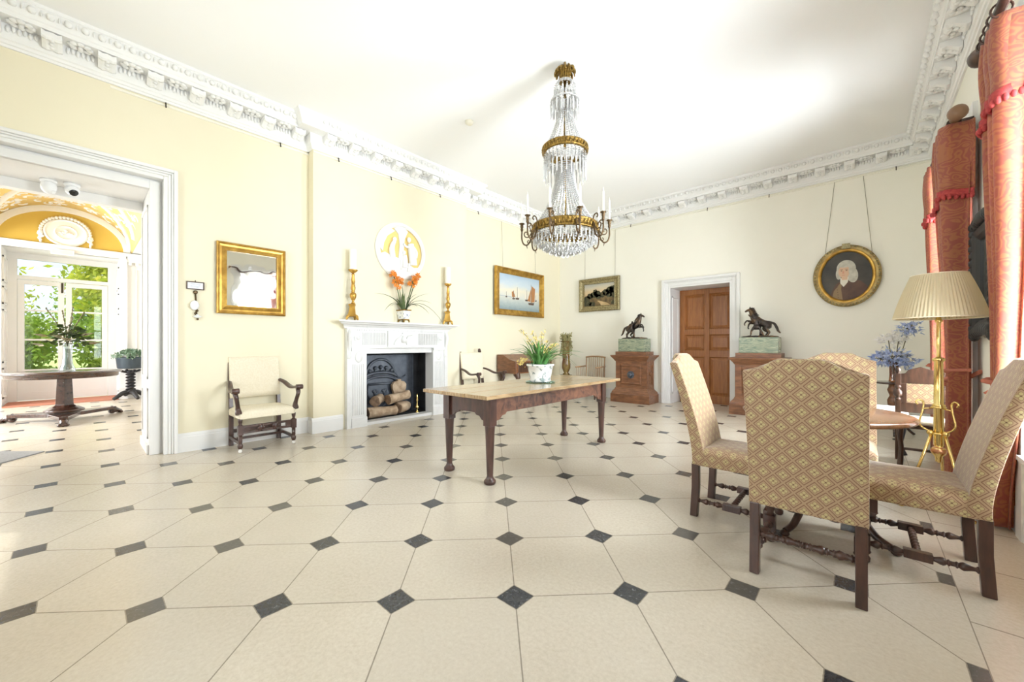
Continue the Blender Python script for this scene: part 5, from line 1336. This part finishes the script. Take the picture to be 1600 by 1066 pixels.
MB().box(-.03,-.01,-.2,.2,-.32,.32).build('glass', m_mirror, t)
t = thing('heating_pipes', 'white heating pipes running low along the window wall', 'pipe', (XR-.06, 2.9, 0))
m = MB()
for z in (.10,.17): m.tube([(0,-2.2,z),(0,.6,z)],.022,8)
for y in (-2.0,-.8,.4): m.box(0,.06,y-.015,y+.015,.07,.2)
m.build('pipes', m_pipe, t)

# ================================================================== CHANDELIER
t = thing('chandelier', 'tall tent and basin crystal chandelier with gilt rings and white candles', 'chandelier', (-2.34,3.44,0))
m = MB(); m.lathe([(.012,4.2),(.02,4.17),(.012,4.15),(.03,4.13),(.05,4.06),(.045,4.03),(.07,4.015),(.07,3.995)], n=20)
for k in range(14):
    a = 2*PI*k/14; c, s_ = cos(a), sin(a)
    pts = spline([(.045*c,.045*s_,4.03),(.055*c,.055*s_,4.09),(.075*c,.075*s_,4.12),(.10*c,.10*s_,4.10),(.105*c,.105*s_,4.065)],4)
    m.tube(pts, [.012+.008*sin(PI*i/16) for i in range(17)], 6, squash=(1,.5))
m.build('crown', m_ormolu, t)
m = MB(); m.lathe([(.01,2.45),(.014,2.45),(.014,4.0),(.01,4.0)], n=10); m.build('stem', m_ormolu, t)
def hoop(name, r, z0, z1):
    m = MB(); m.lathe([(r-.02,z0),(r,z0),(r+.012,z0+.012),(r+.004,z0+.02),(r+.004,z1-.02),(r+.012,z1-.012),(r,z1),(r-.02,z1),(r-.02,z0)], n=64, cap=False)
    k = int(r*150)
    for j in range(k):
        a = 2*PI*j/k; m.sphere(((r+.005)*cos(a),(r+.005)*sin(a),(z0+z1)/2),(.012,.012,(z1-z0)*.32),6,4)
    m.build(name, m_ormolu, t)
hoop('upper_ring', .232, 3.225, 3.30); hoop('lower_ring', .338, 2.375, 2.47)
m = MB(); m.lathe([(.068,3.97),(.078,3.975),(.078,3.995),(.068,3.995)], n=24, cap=False); m.build('fringe_hoop', m_crystal, t); m = MB(); m.lathe([(.10,3.80),(.15,3.775),(.154,3.785),(.10,3.815)], n=32, cap=False); m.build('fringe_hoop', m_crystal, t)
def bead(m, p, d, r, L):
    p = Vector(p); d = Vector(d).normalized(); u = d.orthogonal().normalized(); w = d.cross(u)
    vs = [p-d*L]+[p+(u*cos(a)+w*sin(a))*r for a in (.3,1.87,3.44,5.01)]+[p+d*L]
    m.add(vs, [(0,2,1),(0,3,2),(0,4,3),(0,1,4),(5,1,2),(5,2,3),(5,3,4),(5,4,1)])
def strand(m, pts, r=.009, step=.021):
    P = [Vector(p) for p in pts]; acc = 0
    for a, b in zip(P, P[1:]):
        L = (b-a).length; d = (b-a)/max(L,1e-6); s = step-acc
        while s < L:
            bead(m, a+d*s, d, r, step*.46); s += step
        acc = (acc+L) % step
def drop(m, x, y, z, L, r=.008):
    bead(m, (x,y,z-.008), (0,0,1), r*.8, .009)
    m.loft([[(x+q*cos(a),y+q*sin(a),zz) for a in (0,1.57,3.14,4.71)] for zz, q in ((z-.018,.0015),(z-.03,r),(z-L+.02,r*.75),(z-L,.0008))], smooth=False)
for k in range(40):      # long tent to the lower ring
    a = 2*PI*(k+.5)/40; m = MB()
    strand(m, [((.085+.235*f**2.3)*cos(a),(.085+.235*f**2.3)*sin(a),3.14-.68*f) for f in [q/9 for q in range(10)]], .0125,.022); m.build('crystal_strand', m_crystal, t)
for k in range(24):      # upper tent
    a = 2*PI*(k+.5)/24; m = MB()
    strand(m, [((.05+.145*f**1.7)*cos(a),(.05+.145*f**1.7)*sin(a),3.80-.49*f) for f in [q/8 for q in range(9)]], .0115,.022); m.build('crystal_strand', m_crystal, t)
for k in range(36):      # basin under the lower ring
    a = 2*PI*(k+.5)/36; m = MB()
    strand(m, [(.325*cos(g)*cos(a),.325*cos(g)*sin(a),2.375-.21*sin(g)) for g in [PI/2*q/9*.97 for q in range(10)]], .015, .026); m.build('crystal_strand', m_crystal, t)
nd = 0
for n_, r, z, L in ((40,.335,2.375,.12),(28,.222,3.13,.20),(16,.113,3.93,.10),(16,.152,3.775,.16)):
    for k in range(n_):
        a = 2*PI*k/n_; m = MB(); x, y = r*cos(a), r*sin(a)
        if z == 3.13: strand(m, [(x,y,3.225),(x,y,3.13)], .009)
        drop(m, x, y, z, L*(1 if k % 2 else .85), .011); m.build('crystal_drop', m_crystal, t)
m = MB()                 # smaller fringes, spread and inner tiers
for n_, r, z, L in ((30,.205,3.2,.13),(34,.29,2.33,.09),(30,.23,2.27,.07),(22,.165,2.225,.06),(14,.10,2.19,.05),(6,.04,2.175,.05),(20,.1,3.9,.11),(22,.13,3.76,.13),(26,.19,3.2,.10)):
    for k in range(n_): a = 2*PI*(k+.3)/n_; drop(m, r*cos(a), r*sin(a), z, L, .012)
for k in range(20):
    a = 2*PI*k/20; strand(m, [((.07+.045*f)*cos(a),(.07+.045*f)*sin(a),3.985-.05*f*f) for f in (0,.5,1)], .008); strand(m, [((.05+.1*f**.6)*cos(a),(.05+.1*f**.6)*sin(a),3.86-.085*f*f) for f in (0,.33,.66,1)], .008)
for r_, z_ in ((.21,3.2),(.30,2.35)):
    for k in range(24): a = 2*PI*k/24; strand(m, [(r_*cos(a),r_*sin(a),z_+.01),(r_*cos(a),r_*sin(a),z_-.09)], .009)
o = m.build('crystal_fringe', m_crystal, t); o['kind'] = 'stuff'
VIEW = math.atan2(-3.44, 2.34)
for k in range(10):
    a = VIEW + R(18+36*k); c, s_ = cos(a), sin(a); m = MB()
    P = lambda r, z: (r*c, r*s_, z)
    m.tube(spline([P(.35,2.43),P(.365,2.33),P(.40,2.275),P(.44,2.285),P(.46,2.34),P(.46,2.42),P(.46,2.455)],5), .008, 8)
    m.tube(spline([P(.36,2.40),P(.385,2.36),P(.42,2.36),P(.435,2.39),P(.42,2.415),P(.40,2.405),P(.405,2.385)],5), .006, 6)
    m.tube(spline([P(.36,2.31),P(.385,2.29),P(.40,2.31),P(.385,2.325)],4), .005, 6); m.tube([P(.41,2.275),P(.40,2.235)],[.008,.002],6)
    m.tube(spline([P(.345,2.46),P(.36,2.50),P(.385,2.51),P(.40,2.485),P(.385,2.47)],4), .007, 6)
    A = m.build('candle_arm', m_bronze_arm, t)
    m = MB(); m.lathe([(.008,2.42),(.016,2.44),(.012,2.455),(.017,2.47),(.016,2.495),(.03,2.50),(.03,2.506),(.01,2.506)], (P(.46,0)[0],P(.46,0)[1],0), 14); m.build('candle_cup', m_bronze_arm, A)
    m = MB(); m.lathe([(.011,2.505),(.012,2.51),(.0105,2.70),(.004,2.715),(.0015,2.745)], (P(.46,0)[0],P(.46,0)[1],0), 12); m.build('candle', m_wax, A)

t = thing('smoke_detector', 'small round cream smoke detector on the white ceiling', 'smoke detector', (-3.91,3.49,4.2))
m = MB(); m.lathe([(.02,0),(.055,0),(.055,-.02),(.045,-.035),(.03,-.045),(.01,-.045)], n=24); m.build('body', mat('cream_plastic', (.78,.74,.62), .4), t)

# ================================================================== GARDEN HALL THINGS
t = thing('centre_table', 'round dark mahogany centre table on a three footed base in the garden hall', 'table', (-9.42,-.17,0))
m = MB(); m.lathe([(.02,.69),(.60,.69),(.61,.70),(.61,.745),(.64,.752),(.648,.765),(.64,.78),(.02,.78)], n=64); m.build('tabletop', m_mahog, t)
m = MB(); m.lathe([(.16,.20),(.15,.22),(.115,.25),(.11,.27),(.10,.5),(.09,.69)], n=6, smooth=False); m.lathe([(.18,.14),(.22,.15),(.22,.18),(.18,.2),(.155,.22)], n=24); m.build('pillar', m_mahog, t, bevel=.004)
m = MB(); pl = []
for k in range(3):
    a = R(0+120*k); b = a+R(60)
    pl += [(.66*cos(a-.07),.66*sin(a-.07)),(.66*cos(a+.07),.66*sin(a+.07)),(.20*cos(b),.20*sin(b))]
m.prism(pl, 'z', .075, .13); m.build('platform', m_mahog, t, bevel=.008)
for k in range(3):
    a = R(0+120*k); m = MB(); c, s_ = cos(a), sin(a)
    m.tube([(.60*c,.60*s_,.085),(.68*c,.68*s_,.06),(.75*c,.75*s_,.03)],[.06,.045,.03],8)
    for q in (-1,0,1): m.sphere((.73*c-q*.035*s_,.73*s_+q*.035*c,.024),(.035,.03,.024),8,6)
    m.sphere((.62*c,.62*s_,.045),(.05,.05,.044),8,6); m.build('paw_foot', m_mahog, t)
t = thing('bouquet_vase', 'tall clear glass vase of dark foliage on the round centre table', 'vase', (-9.42,-.14,.78))
m = MB(); m.lathe([(.02,0),(.085,.002),(.09,.03),(.06,.12),(.05,.3),(.055,.42),(.065,.45),(.06,.45),(.048,.42),(.044,.3),(.05,.12),(.02,.03)], n=24); m.build('vase', m_vglass, t)
m = MB(); m.lathe([(.01,.02),(.052,.05),(.042,.14),(.038,.36),(.01,.36)], n=16); m.build('stems', mat('stems_in_water', (.20,.24,.19), .5), t)
r6 = random.Random(4); lf = MB(); wh = MB(); tw = MB()
for k in range(150):
    a = r6.random()*6.28; el_ = r6.uniform(-.6,1.3); L = r6.uniform(.06,.25); c = Vector((L*cos(a)*cos(el_),L*sin(a)*cos(el_),.53+L*sin(el_)*.95))
    d = Vector((cos(a),sin(a),r6.uniform(-.6,.5))).normalized(); u = d.orthogonal().normalized(); s = r6.uniform(.05,.085)
    lf.add([c-d*s*.4, c+u*s*.42, c+d*s, c-u*s*.42], [(0,1,2,3)], True)
for k in range(9):
    a = k*.75; L = .28; c = Vector((L*cos(a),L*sin(a),.50+.09*sin(k*1.9)))
    for q in range(5): 
        d = Vector((cos(a+q*.35-.7),sin(a+q*.35-.7),.25)).normalized(); u = d.orthogonal().normalized(); s = .11
        wh.add([c-d*.05, c+u*s*.25, c+d*s, c-u*s*.25], [(0,1,2,3)], True)
for a, r, h in ((2.2,.22,.95),(1.3,.06,1.02),(-.6,.09,.95),(-1.1,.24,.98),(.4,.14,.85)):
    p = spline([(0,0,.4),(r*.3*cos(a),r*.3*sin(a),.65),(r*cos(a),r*sin(a),h)],6); tw.tube(p,.006,5)
    for q in p[4:]: tw.sphere(q,(.011,.011,.02),5,4)
lf.build('leaves', mat('dark_bouquet_leaf', (.035,.075,.03), .45, col2=(.10,.14,.04), nscale=9), t); wh.build('pale_leaves', mat('pale_bouquet_leaf', (.46,.44,.36), .6, col2=(.36,.30,.13), nscale=6), t); tw.build('twigs', m_stem, t)
t = thing('jardiniere_stand', 'black stand with barley twist column to the right of the garden doors', 'plant stand', (-12.02,.74,0))
m = MB(); twist(m, (0,0,.14), (0,0,.60), .065, 7, 12, 80); m.lathe([(.05,.58),(.09,.61),(.06,.635),(.05,.64)], n=16); m.build('column', m_black, t)
for k in range(4):
    a = R(20+90*k); m = MB(); c, s_ = cos(a), sin(a)
    m.tube([(q.x*c,q.x*s_,q.z) for q in spline([(.02,0,.15),(.12,0,.15),(.22,0,.08),(.29,0,.03)],4)], [.05,.05,.05,.05,.048,.046,.044,.042,.04,.038,.036,.034,.03], 8); m.build('leg', m_black, t)
    m = MB(); m.tube([(q.x*c,q.x*s_,q.z) for q in spline([(.03,0,.60),(.10,0,.61),(.15,0,.63),(.165,0,.65)],4)], .025, 6); m.build('bracket', m_black, t)
t = thing('planter', 'dark blue grey tub of white leaved plants on the black stand', 'planter', (-12.02,.74,.68))
m = MB(); m.lathe([(.02,0),(.2,0),(.215,.02),(.235,.22),(.245,.24),(.235,.25),(.2,.2),(.02,.2)], n=32); m.build('tub', m_lead, t)
m = MB(); r7 = random.Random(8)
for k in range(420):
    a = r7.random()*6.28; rr = .30*r7.random()**.5; c = Vector((rr*cos(a), rr*sin(a), .25+.14*(1-(rr/.3)**2)+r7.uniform(-.04,.05)))
    d = Vector((r7.gauss(0,1),r7.gauss(0,1),r7.gauss(0,.7)+.5)).normalized(); u = d.orthogonal().normalized(); s = r7.uniform(.025,.045)
    m.add([c-d*s*.5, c+u*s*.5, c+d*s, c-u*s*.5], [(0,1,2,3)], True)
m.build('leaves', m_bush, t)
o = MB().box(-13.05,-12.08,-1.0,.56,0,.018).build('door_mat', m_mat, bevel=.004); tag(o, 'reddish coir mat filling the recess before the garden doors', 'mat')
c, s_ = Vector((-6.80,-.27)), None
d1 = Vector((.72,-.55)).normalized(); d2 = Vector((-.66,-.62)).normalized()
m = MB(); q = [c, c+d1*.9, c+d1*.9+d2*.7, c+d2*.7]; m.prism([(p.x,p.y) for p in q], 'z', 0.0, .012); o = m.build('floor_mat', m_mat2); tag(o, 'grey mat lying in the left doorway, one corner in view', 'mat')
t = thing('dome_camera', 'white security camera dome hanging left of the black lens camera', 'camera', (-6.22,-.22,2.9), 0, 'security cameras in the doorway head')
m = MB(); m.lathe([(.06,0),(.062,-.02),(.055,-.03)], n=20); m.sphere((0,0,-.07),(.058,.058,.075),16,10); m.build('housing', m_cam, t)
m = MB(); m.sphere((.02,.03,-.12),(.02,.02,.02),8,6); m.build('sensor', m_cam, t)
t = thing('dome_camera', 'white security camera with black lens face in the doorway head', 'camera', (-6.20,-.06,2.9), 0, 'security cameras in the doorway head')
m = MB(); m.lathe([(.06,0),(.062,-.02),(.05,-.035)], n=20); m.sphere((0,0,-.065),.056,16,10); m.build('housing', m_cam, t)
m = MB(); m.lathe([(.036,0),(.04,.03),(.038,.045),(.03,.05)], n=18); m.xf(Matrix.Translation((0,0,-.07)) @ Vector((.75,.25,-.62)).to_track_quat('Z','Y').to_matrix().to_4x4()); m.build('ring', m_cam, t)
m = MB(); m.lathe([(.01,.046),(.036,.047),(.03,.053),(.01,.056)], n=18); m.xf(Matrix.Translation((0,0,-.07)) @ Vector((.75,.25,-.62)).to_track_quat('Z','Y').to_matrix().to_4x4()); m.build('lens', m_lens, t)

# ================================================================== DAYLIGHT, FILL LAMPS, WORLD, CAMERA
def area(name, loc, rot, sx, sy, energy, col=(1,1,1)):
    l = bpy.data.lights.new(name, 'AREA'); l.shape = 'RECTANGLE'; l.size = sx; l.size_y = sy; l.energy = energy; l.color = col
    o = bpy.data.objects.new(name, l); COL.objects.link(o); o.location = loc; o.rotation_euler = rot; return o
EW = 480
for i, (a, b) in enumerate(WINS):       # daylight standing in each window opening, facing the room
    area('window_daylight_and_fill', (1.4, (a+b)/2, 1.5), (0, R(90), 0), 3.1, 1.3, EW*(.25,1.45,1.7)[i], (.90,.95,1))
for a, b in FILL_WINS:
    area('window_daylight_and_fill', ((a+b)/2, YF-.55, 1.5), (R(90), 0, 0), 1.3, 3.1, 150, (.90,.95,1))  # fill lamp behind each added front window
for a in (-10.9,-8.7):
    area('hall_fill_light', (a, -4.1, 2.0), (R(90), 0, 0), 1.4, 2.8, 420, (.97,.985,1))  # added lamp outside each hall side opening, brightens the hall
sun = bpy.data.lights.new('sun', 'SUN'); sun.energy = 6; sun.angle = R(1.2); sun.color = (1,.95,.85)
so = bpy.data.objects.new('sun', sun); COL.objects.link(so); so.rotation_euler = Vector((.12,.38,-.9)).to_track_quat('-Z','Y').to_euler()
wd = bpy.data.worlds.new('sky'); scene.world = wd; wd.use_nodes = True; nt = wd.node_tree; nt.nodes.clear()
tc = N(nt, 'ShaderNodeTexCoord'); sx = N(nt, 'ShaderNodeSeparateXYZ'); nt.links.new(tc.outputs['Generated'], sx.inputs[0])
g = ramp(nt, sx.outputs[2], [(0,(.86,.92,1.0)),(.25,(.62,.78,1.0)),(.8,(.38,.60,.95))])
cl = noise(nt, coords(nt, (2,2,5), 'Generated'), 2.2, 6, .6)
col = mixc(nt, ramp(nt, cl, [(.42,(0,0,0)),(.62,(1,1,1))]), g, (1,1,1))
bg = N(nt, 'ShaderNodeBackground'); nt.links.new(col, bg.inputs[0]); bg.inputs[1].default_value = 1.5
ow = N(nt, 'ShaderNodeOutputWorld'); nt.links.new(bg.outputs[0], ow.inputs[0])

cam = bpy.data.cameras.new('camera'); co = bpy.data.objects.new('camera', cam); COL.objects.link(co)
co.location = (0, 0, 1.2); co.rotation_euler = (R(90), 0, R(41.99))
cam.sensor_fit = 'HORIZONTAL'; cam.sensor_width = 36; cam.lens = 36*606.7/1600
cam.shift_x = 0; cam.shift_y = (539.1-533)/1600; cam.clip_start = .02; cam.clip_end = 300
scene.camera = co
vs = scene.view_settings; vs.view_transform = 'Standard'; vs.look = 'None'; vs.exposure = -0.15; vs.gamma = 1; vs.use_curve_mapping = False
cy = scene.cycles; cy.max_bounces = 10; cy.diffuse_bounces = 6; cy.glossy_bounces = 4; cy.transmission_bounces = 6; cy.transparent_max_bounces = 12
cy.sample_clamp_indirect = 8; cy.caustics_reflective = False; cy.caustics_refractive = False; cy.use_denoising = True
